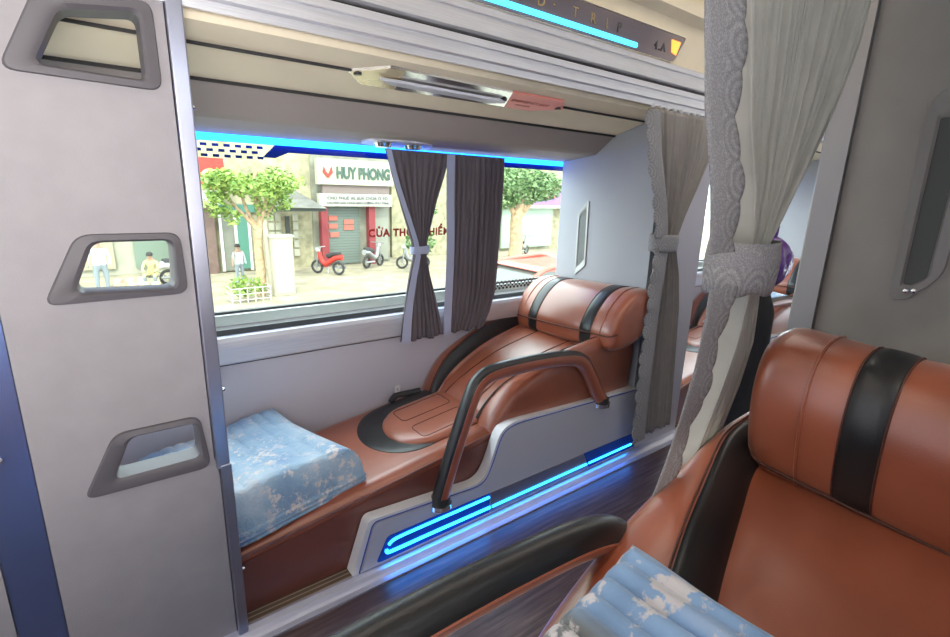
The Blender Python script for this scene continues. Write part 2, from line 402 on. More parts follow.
# upper berth body above the fascia, roof
o = obj('wall_upper_far', bx(WX0, WX1, 1.30, 1.36, 1.60, 2.3), M['ceil'], smooth=False); struct(o)
o = obj('ceiling_roof', bx(WX0, WX1, -0.5, 1.9, 2.3, 2.36), M['ceil'], smooth=False); struct(o)
# rear / front closure walls
o = obj('wall_front', bx(XE, XE + 0.05, -0.5, 1.9, -0.05, 2.36), M['panel_light'], smooth=False); struct(o)
# near side shell
o = obj('wall_rear_blocker', bx(-2.56, -2.5, -0.56, 1.9, -0.06, 2.36), M['panel_light'], smooth=False); struct(o)  # unseen wall added to keep sky light out of the rear
o = obj('floor_near_plinth', bx(-0.9, 5.0, -0.5, 0.43, -0.06, 0.20), M['panel_near'], smooth=False); struct(o)
o = obj('wall_near_side', bx(-2.5, XE, -0.56, -0.5, -0.06, 1.60), M['panel_light'], smooth=False); struct(o)  # carried up over the near window band to cut the sky light
o = obj('wall_near_upper', bx(-2.5, XE, -0.56, -0.5, 1.7, 2.36), M['panel_light'], smooth=False); struct(o)
o = obj('ceiling_near_deck', bx(-2.5, 5.0, -0.5, 0.33, 1.84, 1.88), M['ceil'], smooth=False); struct(o)

# ---------- left partition with footholds
PY = 1.243
hole_px = [
    ([(0.000, 1.488), (0.121, 1.507), (0.121, 1.387), (-0.047, 1.393)], [(-0.030, 1.516), (0.146, 1.533), (0.148, 1.370), (-0.098, 1.376)]),
    ([(-0.004, 1.076), (0.131, 1.076), (0.127, 0.972), (-0.045, 0.978)], [(-0.030, 1.093), (0.148, 1.093), (0.152, 0.958), (-0.098, 0.956)]),
    ([(0.006, 0.650), (0.136, 0.650), (0.136, 0.562), (-0.033, 0.560)], [(-0.022, 0.667), (0.144, 0.667), (0.158, 0.525), (-0.093, 0.527)])]
outer = [Vector((-0.158, 0.0)), Vector((0.172, 0.0)), Vector((0.172, 0.5)), Vector((0.164, 0.55)), Vector((0.164, 1.556)), Vector((-0.158, 1.556))]
holes = [rpoly(h[0], 0.018, 5) for h in hole_px]
wl = obj('wall_left', plate(bmesh.new(), [outer] + holes, XZ, PY, PY + 0.045), M['panel'], smooth=False)
struct(wl, 'light grey foot partition with three foothold openings')
for inn, out in hole_px:
    bm = bmesh.new(); n = 6
    I = rpoly(inn, 0.018, n); O = rpoly(out, 0.026, n); cI = sum(I, Vector((0, 0))) / len(I)
    mid = [I[i].lerp(O[i], 0.25) for i in range(len(I))]; mo = [I[i].lerp(O[i], 0.88) for i in range(len(I))]
    loft(bm, [[XZ(*p, PY + 0.002) for p in O], [XZ(*p, PY - 0.007) for p in mo], [XZ(*p, PY - 0.010) for p in mid], [XZ(*p, PY - 0.004) for p in I],
              [XZ(*(cI + (p - cI) * 0.965), PY + 0.05) for p in I]])
    obj('foothold_frame', bm, M['frame'], wl)
# aluminium post at its right edge and metal strip coloured with LED blue at its left
o = obj('trim_12', box(box(bmesh.new(), 0.166, 0.196, 1.228, 1.29, 0.52, 1.56, bev=0.003), 0.174, 0.199, 1.226, 1.29, 0.018, 0.53, bev=0.003), M['alu_post'], smooth=False)
struct(o, 'slim aluminium post on the right edge of the foot partition')
o = obj('trim_13', bx(-0.236, -0.160, 1.246, 1.29, 0.0, 1.556), M['blue_metal'], smooth=False); struct(o, 'metal strip left of the foot partition, LED reflection put into its colour')
o = obj('wall_left_neighbour', bx(-1.6, -0.238, 1.243, 1.29, 0.0, 1.556), M['panel'], smooth=False); struct(o)
s_ = bmesh.new(); bmesh.ops.create_uvsphere(s_, u_segments=16, v_segments=8, radius=0.009)
for v in s_.verts: v.co = Vector((v.co.x, v.co.y * 0.5, v.co.z)) + Vector((-0.207, 1.243, 0.66))
tag(obj('screw', s_, M['chrome']), 'small chrome screw head on the metal strip at the far left', 'screw')
for sx_, sz_ in ((0.197, 1.347), (0.199, 0.72), (0.203, 0.21)):
    s_ = bmesh.new(); bmesh.ops.create_uvsphere(s_, u_segments=12, v_segments=6, radius=0.005)
    for v in s_.verts: v.co += Vector((sx_ , 1.24, sz_))
    o = obj('screw', s_, M['chrome'])
    tag(o, {1.347: 'small screw on the aluminium post level with the cabin ceiling', 0.72: 'small screw on the aluminium post just below the window', 0.21: 'small screw at the foot of the aluminium post beside the brown bed side'}[sz_], 'screw', 'screws on the aluminium post')

# ---------- head partition of the far cabin
def headwall(x):
    hw = obj('wall_head', plate(bmesh.new(), [[Vector(p) for p in [(1.255, 0.018), (1.80, 0.018), (1.80, 1.345), (1.60, 1.372), (1.50, 1.448), (1.342, 1.494), (1.255, 1.52)]]], YZ, x, x + 0.04), M['head'], smooth=False)
    bm = bmesh.new(); n = 6
    O = rpoly([(1.603, 0.855), (1.668, 0.80), (1.674, 1.10), (1.612, 1.168)], 0.014, n); I = rpoly([(1.617, 0.885), (1.655, 0.845), (1.660, 1.085), (1.624, 1.125)], 0.008, n)
    loft(bm, [[YZ(*p, x + 0.001) for p in O], [YZ(*p, x - 0.006) for p in O], [YZ(*O[i].lerp(I[i], 0.7), x - 0.006) for i in range(len(O))], [YZ(*p, x - 0.001) for p in I]])
    h = obj('recessed_handle', bm, mat('handle_rim', (0.42, 0.42, 0.42), 0.35, 0.3), hw)
    bm = plate(bmesh.new(), [I], YZ, x - 0.002, x - 0.0005)
    obj('handle_recess', bm, mat('grey_recess', (0.16, 0.17, 0.17), 0.45), h, smooth=False)
    struct(hw, 'pale lilac head partition with slim recessed handle')
    return hw
hw1 = headwall(1.90)
hw1['label'] = 'pale lilac head partition behind the far headrest pillow'
hw2 = headwall(4.00); hw2['label'] = 'pale head partition of the next cabin down the aisle'

# next cabin: foot partition down the aisle (plain)
o = obj('wall_next_foot', bx(1.945, 2.29, 1.245, 1.29, 0.018, 1.556), M['panel_light'], smooth=False); struct(o, 'pale partition edge behind the tied grey curtain')

# ---------- near head partition
NX = 1.20; Q = 1.2 / 1.12; qz = lambda z: 1.2 + (z - 1.2) * Q
nh = obj('wall_near_head', bx(NX, NX + 0.04, -0.5, 0.3775, 0.20, 1.84), M['panel_near'], smooth=False); struct(nh, 'grey head partition behind the near headrest at the right')
o = obj('trim_14', box(box(bmesh.new(), NX - 0.012, NX + 0.05, 0.3785, 0.425, 0.20, 1.84, bev=0.004), NX - 0.014, NX - 0.008, 0.3775, 0.382, 0.2, 1.84), mat('near_post_metal', (0.27, 0.26, 0.26), 0.35, 0.5), smooth=False)
struct(o, 'brushed metal post on the edge of the near partition')
bm = bmesh.new(); n = 6
O = rpoly([(0.248, 1.034), (0.224, 1.034), (0.182, 1.085), (0.182, 1.36), (0.214, 1.385), (0.256, 1.375)], [0.01, 0.01, 0.02, 0.03, 0.02, 0.03], n); O = [Vector((p.x * Q, qz(p.y))) for p in O]
I = rpoly([(0.232, 1.062), (0.220, 1.062), (0.203, 1.078), (0.203, 1.325), (0.214, 1.335), (0.236, 1.335)], [0.004] * 6, n); I = [Vector((p.x * Q, qz(p.y))) for p in I]
loft(bm, [[YZ(*p, NX + 0.001) for p in O], [YZ(*O[i].lerp(I[i], 0.06), NX - 0.006) for i in range(len(O))], [YZ(*O[i].lerp(I[i], 0.8), NX - 0.007) for i in range(len(O))], [YZ(*p, NX - 0.0012) for p in I]])
h = obj('recessed_handle', bm, mat('worn_handle', (0.20, 0.185, 0.18), 0.4), nh)
obj('handle_recess', plate(bmesh.new(), [I], YZ, NX - 0.002, NX - 0.0005), mat('dark_recess', (0.05, 0.055, 0.05), 0.5), h, smooth=False)
bm = bmesh.new()
for dy in (0, 0.011):
    r = bmesh.ops.create_uvsphere(bm, u_segments=12, v_segments=8, radius=0.0055)
    for v in r['verts']: v.co += Vector((NX - 0.009, (0.225 - dy) * Q, qz(1.052 + dy * 0.2)))
obj('recess_screw', bm, M['chrome'], h)

# ================================================================ LIGHT STRIPS, SIGNS, CEILING FITTINGS
tag(obj('light_strip', box(box(bmesh.new(), WX0, WX1, 1.820, 1.826, 1.338, 1.352), WX0, WX1, 1.826, 1.834, 1.3255, 1.345), emit('window_light_strip', (0.010, 0.19, 1.0), 6)), 'cyan light strip along the top of the long window', 'light strip')
# tinted band with fading dots printed on the glass
bm = bmesh.new()
def quad_y(bm, x0, x1, z0, z1, y=1.8455, sk=0.0):
    bm.faces.new([bm.verts.new(p) for p in ((x0, y, z0), (x1, y, z0), (x1 + sk, y, z1), (x0 + sk, y, z1))])
for i in range(14):
    for row in range(3):
        x = 0.03 + i * 0.034 + (row % 2) * 0.017
        if x > 0.487: continue
        box(bm, x, x + 0.019, 1.8445, 1.8465, 1.3095 - row * 0.0165, 1.3185 - row * 0.0165)
plate(bm, [[Vector(p) for p in [(0.488, 1.2835), (0.530, 1.2835), (0.575, 1.3035), (0.94, 1.3035), (1.05, 1.3035), (3.4, 1.3035), (3.4, 1.335), (-2.4, 1.335), (-2.4, 1.325), (0.53, 1.325)]]], XZ, 1.8445, 1.8465)
o = obj('printed_border', bm, M['top_glass'], win, smooth=False)
bm = bmesh.new()
for i in range(34):
    for row in range(4):
        if i > 14 and row > 1: continue
        x = 1.44 + i * 0.024 + (row % 2) * 0.012
        s_ = 0.0068 - 0.0009 * row
        cyl(bm, (x, 1.8445, 0.7335 + row * 0.0105 + (i % 2) * 0.0), (x, 1.8465, 0.7335 + row * 0.0105), s_, 8)
obj('printed_dots', bm, M['blackpl'], win, smooth=False)
o = text_mesh('exit_lettering', 'CỬA THOÁT HIỂM', 0.042, M['red_txt'], (0.868, 1.8445, 1.005), FACE_Y, win, bold=0.0016, spacing=1.12)

# row sign on the fascia
sg = thing('row_sign', 'dark row sign with cut letters and cyan light bar on the upper berth fascia', 'sign', (1.4, 1.22, 1.69))
def SG(x, z, d): return Vector((x - 1.4, (1.236 - (z - 1.692) * 0.10) - d - 1.22, z - 1.69))
plo = rpoly([(0.30, 1.694), (1.868, 1.694), (1.925, 1.790), (0.30, 1.790)], [0.006, 0.02, 0.012, 0.006], 5)
bm = bmesh.new()
plate(bm, [plo], SG, -0.004, 0.003)
obj('sign_rim', bm, M['chrome'], sg, smooth=False)
pin = rpoly([(0.304, 1.698), (1.866, 1.698), (1.917, 1.786), (0.304, 1.786)], [0.004, 0.018, 0.01, 0.004], 5)
m_, t_, b_ = nt('sign_face')
t_.links.new(ramp(t_, tex_noise(t_, coord(t_, (0.7, 1, 1)), 3, 1), [(0.40, (0.22, 0.19, 0.22)), (0.6, (0.40, 0.33, 0.33))]), b_.inputs['Base Color'])
b_.inputs['Roughness'].default_value = 0.25; b_.inputs['Metallic'].default_value = 0.4
obj('sign_plate', plate(bmesh.new(), [pin], SG, 0.002, 0.0045), m_, sg, smooth=False)
lb = rpoly([(0.31, 1.706), (1.63, 1.706), (1.63, 1.721), (0.31, 1.721)], 0.006, 4)
obj('light_bar', plate(bmesh.new(), [lb], SG, 0.0045, 0.009), M['led_core'], sg, smooth=False)
mt_ = mat('brass_letters', (0.75, 0.62, 0.40), 0.25, 0.9)
rot = FACE_Y
def sign_text(name, ch, x, z, size, m, sp=1.0):
    p = SG(x, z, 0.006)
    return text_mesh(name, ch, size, m, p, rot, sg, ext=0.0015, align='CENTER', bold=0.0006, spacing=sp)
for ch, x in (('U', 1.07), ('D', 1.150), ('·', 1.205), ('T', 1.30), ('R', 1.385), ('I', 1.455), ('P', 1.520)):
    sign_text('letter', ch, x, 1.735, 0.045, mt_ if x < 1.5 else M['blackpl'])
sign_text('letter', 'O', 0.985, 1.735, 0.045, mt_)
sign_text('seat_number', '4.A', 1.765, 1.722, 0.042, M['blackpl'], 1.3)
obj('arrow_light', plate(bmesh.new(), [[Vector(p) for p in [(1.842, 1.728), (1.872, 1.722), (1.888, 1.768), (1.83, 1.768)]]], SG, 0.0045, 0.008), M['amber'], sg, smooth=False)

# reading light plate on the ceiling seam: metal bar with red notice
def CP(x, y, d=0.0):   # point on the sloping ceiling, d below
    return Vector((x, y, 1.496 - 0.29 * (y - 1.342) - d))
cp = thing('ceiling_light_plate', 'mirror-finish arrow-ended plate with grab bar and red notice on the cabin ceiling', 'ceiling plate', (1.0, 1.342, 1.495))
OFF = Vector((1.0, 1.342, 1.495))
def cplate(name, pts, d0, d1, m):
    return obj(name, plate(bmesh.new(), [[Vector(p) for p in pts]], lambda a, b, d: CP(a, b, d) - OFF, d0, d1), m, cp, smooth=False)
cplate('steel_plate', [(0.585, 1.343), (0.682, 1.290), (1.10, 1.300), (1.12, 1.30), (1.165, 1.394), (0.736, 1.397), (0.644, 1.396)], -0.002, 0.007, M['mirror'])
cplate('red_notice', [(1.12, 1.300), (1.351, 1.298), (1.402, 1.349), (1.278, 1.393), (1.165, 1.394)], -0.002, 0.0075, mat('coral_notice', (0.95, 0.30, 0.24), 0.4))
cplate('gilt_end', [(0.590, 1.343), (0.682, 1.2925), (0.73, 1.2935), (0.75, 1.395), (0.644, 1.394)], 0.002, 0.008, mat('gilt_plate', (0.72, 0.60, 0.38), 0.25, 0.7))
cplate('grab_bar', [(0.673, 1.334), (0.72, 1.352), (1.08, 1.362), (1.128, 1.346), (1.10, 1.340), (0.74, 1.334)], 0.011, 0.019, M['silver_pl'])
for k, (x, y) in enumerate(((0.612, 1.342), (1.125, 1.350), (1.372, 1.345))):
    obj('plate_bolt', cyl(bmesh.new(), CP(x, y, 0.004) - OFF, CP(x, y, 0.011) - OFF, 0.011, 12), M['blackpl'], cp)
CEIL = Matrix(((1, 0, 0), (0, -0.96, 0.28), (0, 0.28, 0.96)))
nm = Vector((0, -0.29, -1)).normalized(); uu = Vector((0, -1, 0.29)).normalized()
TM = Matrix(((1, uu.x, nm.x), (0, uu.y, nm.y), (0, uu.z, nm.z)))
text_mesh('notice_text', 'EMERGENCY EXIT', 0.021, M['red_txt'], CP(1.152, 1.348, 0.0078) - OFF, TM, cp, ext=0.0003)
text_mesh('notice_text', 'LIMOUSINE', 0.013, M['red_txt'], CP(1.19, 1.370, 0.0078) - OFF, TM, cp, ext=0.0003)

# air vent fitting on the soffit
av = thing('air_vent_fitting', 'oval ceiling fitting with two round air vents above the window curtains', 'air vent', (0.95, 1.72, 1.36))
def VP(x, y, d=0.0): return Vector((x - 0.95, y - 1.72, 1.370 - 0.110 * (y - 1.615) - d - 1.36))
obj('vent_plate', plate(bmesh.new(), [rpoly([(0.80, 1.685), (0.99, 1.665), (1.08, 1.70), (1.10, 1.775), (0.90, 1.79), (0.80, 1.76)], 0.03, 5)], VP, -0.002, 0.006), M['silver_pl'], av, smooth=False)
for x in (0.880, 1.008):
    bm = bmesh.new(); c = VP(x, 1.732, 0.004)
    for r0, r1, z0, z1 in ((0.036, 0.030, -0.0, -0.014), (0.030, 0.018, -0.014, -0.006)):
        grid(bm, lambda u, v: c + Vector((math.cos(2 * PI * u) * (r0 + (r1 - r0) * v), math.sin(2 * PI * u) * (r0 + (r1 - r0) * v), z0 + (z1 - z0) * v)), 24, 2, closeu=True)
    nz = obj('air_nozzle', bm, M['chrome'], av)
    obj('nozzle_core', cyl(bmesh.new(), c + Vector((0, 0, -0.002)), c + Vector((0, 0, -0.009)), 0.020, 16), M['blackpl'], nz)

# ================================================================ BERTHS
def berth(label, ox, yc, oz, s, hw, pil=(0.315, -0.035, 0.94), rail_off=(0, 0), dy=0):
    """local frame: x foot to head, v across (negative = aisle side), z up"""
    root = thing('sleeper_berth', label, 'berth', (ox, yc, oz))
    def L(x, v, z): return Vector((x, s * v, z))
    ztop = lambda x: 0.183 + 0.137 * x
    # --- mattress
    bm = bmesh.new()
    xa, xb = -0.55, 1.16
    def mp(u, v):
        x = xa + (xb - xa) * u
        vv = -hw + 2 * hw * v
        e = min(v, 1 - v) * 2 * hw
        z = ztop(max(x, 0)) + (0.006 if 0.02 < e else 0) - (max(0, 0.02 - e) ** 2) * 40
        return L(x, vv, z)
    vs = grid(bm, mp, 40, 30)
    for j in (0, 29):
        low = [bm.verts.new(vs[i][j].co.copy()) for i in range(40)]
        for i, v in enumerate(low): v.co.z = 0.0205; v.co.y += s * (0.01 if j == 0 else 0)
        for i in range(39): bm.faces.new((vs[i][j], vs[i + 1][j], low[i + 1], low[i]))
    obj('mattress', bm, M['tan'], root)
    bm = bmesh.new()
    x_ = [xa + (xb - xa) * k / 30 for k in range(31)]
    tube(bm, [L(x, -hw + 0.001, ztop(max(x, 0)) - 0.012) for x in x_], 0.005, 8)
    tube(bm, [L(x, -hw + 0.004, ztop(max(x, 0)) - 0.026) for x in x_], 0.0022, 6)
    obj('mattress_piping', bm, M['tan_dark'], root)
    obj('mattress_side', plate(bmesh.new(), [[Vector(p) for p in [(xa, 0.021), (xb, 0.021), (xb, ztop(xb) - 0.028), (0, ztop(0) - 0.028), (xa, ztop(0) - 0.028)]]], lambda a, b, d: L(a, d, b), -hw - 0.003, -hw + 0.004), M['tan_dark'], root, smooth=False)
    # --- seat pad in black surround
    def d_pad(x0, hx0, r0, zoff, dome, name, m, vo=0.0, x1=1.17):
        bm = bmesh.new(); n = 24
        def ring(k):
            pts = []
            for i in range(n + 1):
                a = -PI / 2 + PI * i / n
                px = x0 + r0 * k0 - r0 * math.cos(a) * k
                pts.append((px, math.sin(a) * hx0 * k))
            return pts
        k0 = 1
        rings = []
        for k, dz in ((1.0, -0.012), (0.99, 0.0), (0.95, dome * 0.6), (0.85, dome), (0.55, dome), (0.1, dome)):
            base = ring(k); rr = [L(x1, vo - hx0 * k, ztop(x1) + zoff + dz)] + [L(px, vo + pv, ztop(px) + zoff + dz) for px, pv in base] + [L(x1, vo + hx0 * k, ztop(x1) + zoff + dz)]
            rings.append(rr)
        R3 = loft(bm, rings, close=False); bm.faces.new(R3[-1])
        return obj(name, bm, m, root)
    d_pad(0.69, 0.195, 0.17, 0.008, 0.003, 'black_surround', M['black'], 0.018)
    sp_ = d_pad(0.775, 0.158, 0.14, 0.012, 0.013, 'seat_pad', M['tan'], -0.018)
    bm = bmesh.new()
    for c, w in ((-0.092, 0.048), (0.056, 0.048)):
        pts = rpoly([(0.86, c - w), (0.93, c - w), (1.08, c - w), (1.08, c + w), (0.93, c + w), (0.86, c + w)], [0.02] * 6, 4)
        tube(bm, [L(p.x, p.y, ztop(p.x) + 0.0253) for p in pts + [pts[0]]], 0.0016, 6)
    obj('seat_stitching', bm, M['stitch'], sp_)
    # --- backrest
    prof = sm([(1.07, 0, 0.300), (1.11, 0, 0.37), (1.20, 0, 0.445), (1.38, 0, 0.520), (1.58, 0, 0.563), (1.72, 0, 0.582), (1.86, 0, 0.59)], 6)
    def pc(u):
        k = u * (len(prof) - 1); i = min(int(k), len(prof) - 2); return prof[i].lerp(prof[i + 1], k - i)
    def ss(x):
        x = max(0, min(1, x)); return x * x * (3 - 2 * x)
    tS = lambda u: (0.58 if s > 0 else 0.27) + (0.25 if s > 0 else 0.52) * ss((u - 0.15) / 0.7)
    tE = lambda u: (0.70 if s > 0 else 0.48) + (0.25 if s > 0 else 0.48) * ss((u - 0.15) / 0.7)
    dish = lambda t, u: -0.030 + (0.078 if s > 0 else 0.05) * ss((t - tS(u) + 0.05) / (tE(u) - tS(u) + 0.08))
    wid = lambda u: hw * (0.93 + 0.10 * math.sin(PI * min(1, u * 0.9)) + (0.13 if s > 0 else 0.22) * u)
    def cross(u, t):
        p = pc(u); return p.x, t * wid(u), p.z + dish(t, u) * min(1, 0.35 + u * 2)
    def strip(name, u0, u1, f0, f1, sg_, bulge, m, n=14):
        bm = bmesh.new()
        def P(u, v):
            uu = u0 + (u1 - u0) * u; t = f0(uu) + (f1(uu) - f0(uu)) * v
            x, vv, z = cross(uu, abs(t)); b = bulge * (1 - (2 * v - 1) ** 4)
            if u < 0.08: b -= 0.0
            return L(x - b * 0.5 * (1 - uu), (-1 if sg_ < 0 else 1) * (t * wid(uu)), z + b)
        grid(bm, P, 44, n)
        return obj(name, bm, m, root)
    strip('backrest_centre', 0, 1, lambda u: -tS(u), tS, 1, 0.008, M['tan'], 34)
    for g in (-1, 1):
        strip('black_stripe', 0, 1, tS, tE, g, 0.010, M['black'])
        bm = bmesh.new()
        def P(u, v, g=g):
            x, vv, z = cross(u, tE(u)); W_ = wid(u) * (1 - tE(u)) + 0.012; H_ = 0.06
            if v < 0.6:
                a = v / 0.6 * PI / 2; b = 0.01 * math.sin(min(1, v / 0.3) * PI / 2)
                return L(x, g * (vv + W_ * math.sin(a)), z + b - H_ * (1 - math.cos(a)))
            k = (v - 0.6) / 0.4
            zb = max(0.20, ztop(x) - 0.1)
            z1 = z + 0.01 - H_
            return L(x + 0.02 * k, g * (vv + W_ - 0.02 * k * k), z1 + (zb - z1) * k)
        grid(bm, P, 44, 22)
        side = 'bolster'
        bo = obj(side, bm, M['tan'] , root)
        bm = bmesh.new()
        tube(bm, [L(cross(u / 30, tE(u / 30))[0] - 0.002, g * (cross(u / 30, tE(u / 30))[1] + 0.003), cross(u / 30, tE(u / 30))[2] + 0.003) for u in range(31)], 0.0018, 6)
        obj('bolster_stitching', bm, M['stitch'], bo)
    # waistline seam and centre seams
    bm = bmesh.new()
    if s > 0:
        for g in (-1, 1):
            tube(bm, [L(cross(u, 0.3)[0] - 0.004, g * (0.26 + 0.12 * abs(u - 0.4)) * hw * 1.3, cross(u, 0.35)[2] + 0.0085) for u in [k / 24 * 0.9 + 0.04 for k in range(25)]], 0.0018, 6)
    else:
        for g in (-1, 1):
            us = [k / 24 * 0.42 + 0.04 for k in range(25)]
            tube(bm, [L(cross(u, 0.1)[0] - 0.004, g * 0.09 - g * 0.06 * max(0, (u - 0.36) / 0.1) ** 2, cross(u, 0.1)[2] + 0.0085) for u in us], 0.0018, 6)
    obj('backrest_stitching', bm, M['stitch'], root)
    bm = bmesh.new()
    tube(bm, sm([L(1.055, -hw * 0.9, 0.29), L(1.075, -hw * 0.45, 0.292), L(1.085, 0, 0.29), L(1.075, hw * 0.45, 0.297), L(1.05, hw * 0.92, 0.31)], 6), 0.013, 10)
    obj('waist_piping', bm, M['tan_dark'], root)
    # front lip at crease closing the gap to the mattress, and back board
    bm = bmesh.new()
    def P(u, v):
        t = -0.97 + 1.94 * v; x, vv, z = cross(0.0, abs(t)); 
        return L(x + 0.01 * u + 0.0, t * wid(0), z + (0.22 - z) * u)
    grid(bm, P, 3, 20); obj('backrest_base', bm, M['tan_dark'], root)
    bm = bmesh.new()
    grid(bm, lambda u, v: L(1.865 + 0.015 * u, (-1 + 2 * v) * hw * 0.95, 0.605 - 0.4 * u), 3, 6); obj('backrest_board', bm, M['tan_dark'], root)
    # --- headrest pillow
    PW, pofs, pk = pil; pz = -0.040 if s < 0 else 0; qa, qb, qc = (0.42, 0.61, 0.76) if s > 0 else (0.34, 0.52, 0.69)
    sec = sm([(1.655, 0, 0.602), (1.650, 0, 0.645), (1.678, 0, 0.725), (1.735, 0, 0.785), (1.81, 0, 0.803), (1.868, 0, 0.785), (1.885, 0, 0.70), (1.880, 0, 0.60), (1.80, 0, 0.552), (1.71, 0, 0.542), (1.668, 0, 0.562), (1.655, 0, 0.602)], 5)[:-1]
    cen = Vector((1.775, 0, 0.68)); NS = len(sec)
    def prow(t, shrink=1.0):
        a = abs(t); k = 1.0
        if a > 0.86: k = 0.70 + 0.30 * math.sqrt(max(0, 1 - ((a - 0.86) / 0.14) ** 2))
        xo = 0.012 * (t * t)
        kx = k if a > 0.86 else 1; shr = 0.22 if s > 0 else -0.55
        out_ = []
        for p in sec:
            q = cen + (p - cen) * kx * shrink
            out_.append(L(q.x + xo - 0.012 + shr * (q.z - cen.z), pofs + t * PW, cen.z + (q.z - cen.z) * pk - t * 0.014 + pz))
        return out_
    def pseg(name, t0, t1, m, bul, n=10, capend=0):
        bm = bmesh.new(); ts = [t0 + (t1 - t0) * i / (n - 1) for i in range(n)]
        R_ = []
        for i, t in enumerate(ts):
            v = i / (n - 1); R_.append(prow(t, 1 + bul * (1 - (2 * v - 1) ** 4)))
        R2 = loft(bm, R_)
        if capend: bm.faces.new(R2[-1] if capend > 0 else R2[0])
        return obj(name, bm, m, root)
    pseg('headrest', -qa, qa, M['tan'], 0.02)
    for g in (-1, 1):
        a, b = (qa, qb) if g > 0 else (-qb, -qa)
        pseg('headrest_stripe', a, b, M['black'], 0.03, 8)
        ts0, ts1 = (qb, 1.0) if g > 0 else (-1.0, -qb)
        e = pseg('headrest_end', ts0, ts1, M['tan'], 0.012, 18, g)
        bm = bmesh.new(); r_ = prow(g * qc, 1.022)
        tube(bm, r_[0:24], 0.0022, 6, cap=False); obj('headrest_seam', bm, M['tan'], e)
        bm = bmesh.new()
        for tt in (qa + 0.005, qb - 0.005):
            r_ = prow(g * tt, 1.014); tube(bm, r_[0:24], 0.0014, 6, cap=False)
        obj('headrest_stitching', bm, M['stitch'], root)
    bm = bmesh.new()
    tube(bm, [prow(-0.985 + 1.97 * i / 40, 1.022)[2] for i in range(41)], 0.0034, 8)
    obj('headrest_piping', bm, M['stitch'], root)
    # --- grab rail on the aisle side
    ry = -hw - 0.052
    path = sm([(0.826, 0, 0.175), (0.862, 0, 0.29), (0.905, 0, 0.41), (0.945, 0, 0.515), (0.975, 0, 0.565), (1.03, 0, 0.590), (1.15, 0, 0.594), (1.29, 0, 0.588), (1.42, 0, 0.574), (1.50, 0, 0.545), (1.555, 0, 0.480), (1.60, 0, 0.41), (1.645, 0, 0.345)], 6)
    path = [p + Vector((rail_off[0], 0, rail_off[1])) for p in path]
    def rail(a0, a1, rx, name, m, rr):
        bm = bmesh.new(); N = len(path)
        def P(u, v):
            i = min(int(round(u * (N - 1))), N - 1); d = (path[min(i + 1, N - 1)] - path[max(i - 1, 0)]).normalized()
            nrm = Vector((-d.z, 0, d.x)); a = a0 + (a1 - a0) * v
            p = path[i] + nrm * math.sin(a) * rr
            return L(p.x, ry + math.cos(a) * rx, p.z)
        grid(bm, P, N, 14); return obj(name, bm, m, root)
    ra = 0.0 if s < 0 else 0.55
    rail(ra, PI - ra, 0.029, 'rail_cover', M['black'], 0.030)
    rl = rail(PI - ra - 0.03, 2 * PI + ra + 0.03, 0.0275, 'rail_grip', M['tan'], 0.032)
    bm = bmesh.new()
    for a in ((0.06, PI - 0.06) if s < 0 else (0.5, PI - 0.5)):
        pts = []
        for i in range(len(path)):
            d = (path[min(i + 1, len(path) - 1)] - path[max(i - 1, 0)]).normalized(); nrm = Vector((-d.z, 0, d.x)); p = path[i] + nrm * math.sin(a) * 0.030
            pts.append(L(p.x, ry + math.cos(a) * 0.0295, p.z))
        tube(bm, pts, 0.0016, 5, cap=False)
    obj('rail_stitching', bm, M['tan'], rl)
    for q in (path[0], path[-1]):
        c = L(q.x, ry, q.z)
        co = obj('rail_socket', cyl(bmesh.new(), c + Vector((0, 0, -0.022)), c + Vector((0.004, 0, 0.010)), 0.037, 20, 0.032), M['blackpl'], root)
        obj('socket_ring', cyl(bmesh.new(), c + Vector((0, 0, -0.026)), c + Vector((0, 0, -0.010)), 0.041, 20), M['chrome'], co)
    # --- side panel with light strips
    y0, y1 = -hw - 0.055, -hw - 0.007
    out = rpoly([(0.505, 0.022), (0.565, 0.198), (1.01, 0.170), (1.052, 0.245), (1.085, 0.350), (1.15, 0.376), (1.30, 0.368), (1.93, 0.338), (1.93, 0.022)], [0.004, 0.02, 0.05, 0.05, 0.05, 0.05, 0.03, 0.01, 0.004], 6)
    bm = bmesh.new(); cc = Vector((1.2, 0.18))
    def ins(p, k):
        return p + (Vector((p.x, 0.12)) - p).normalized() * k if (p - Vector((p.x, 0.12))).length > k else p
    shell = lambda a, b, d: L(a, d, b)
    plate(bm, [out], shell, y0 + 0.006, y1)
    spn = obj('side_panel', bm, M['white_pl'], root, smooth=False)
    inn = rpoly([(0.535, 0.028), (0.582, 0.184), (1.018, 0.157), (1.062, 0.240), (1.096, 0.338), (1.155, 0.362), (1.30, 0.355), (1.925, 0.326), (1.925, 0.028)], [0.004, 0.02, 0.05, 0.05, 0.05, 0.05, 0.03, 0.01, 0.004], 6)
    obj('panel_face', plate(bmesh.new(), [inn], shell, y0, y0 + 0.008), M['silver_pl'], spn, smooth=False)
    rim = rpoly([(0.527, 0.025), (0.579, 0.188), (1.02, 0.161), (1.059, 0.240), (1.093, 0.341), (1.154, 0.365), (1.30, 0.358), (1.925, 0.329)], [0.004, 0.02, 0.05, 0.05, 0.05, 0.05, 0.03, 0.01], 6)
    bm = bmesh.new(); tube(bm, [L(p.x, y0 + 0.003, p.y) for p in rim], 0.0022, 5); obj('panel_groove', bm, mat('blue_groove', (0.06, 0.10, 0.40), 0.4), spn)
    bl = rpoly([(0.585, 0.040), (0.625, 0.120), (1.045, 0.118), (1.045, 0.036), (0.60, 0.036)], [0.012, 0.012, 0.003, 0.003, 0.012], 5)
    obj('blue_inlay', plate(bmesh.new(), [bl], shell, y0 - 0.002, y0 + 0.002), M['led_panel'], spn, smooth=False)
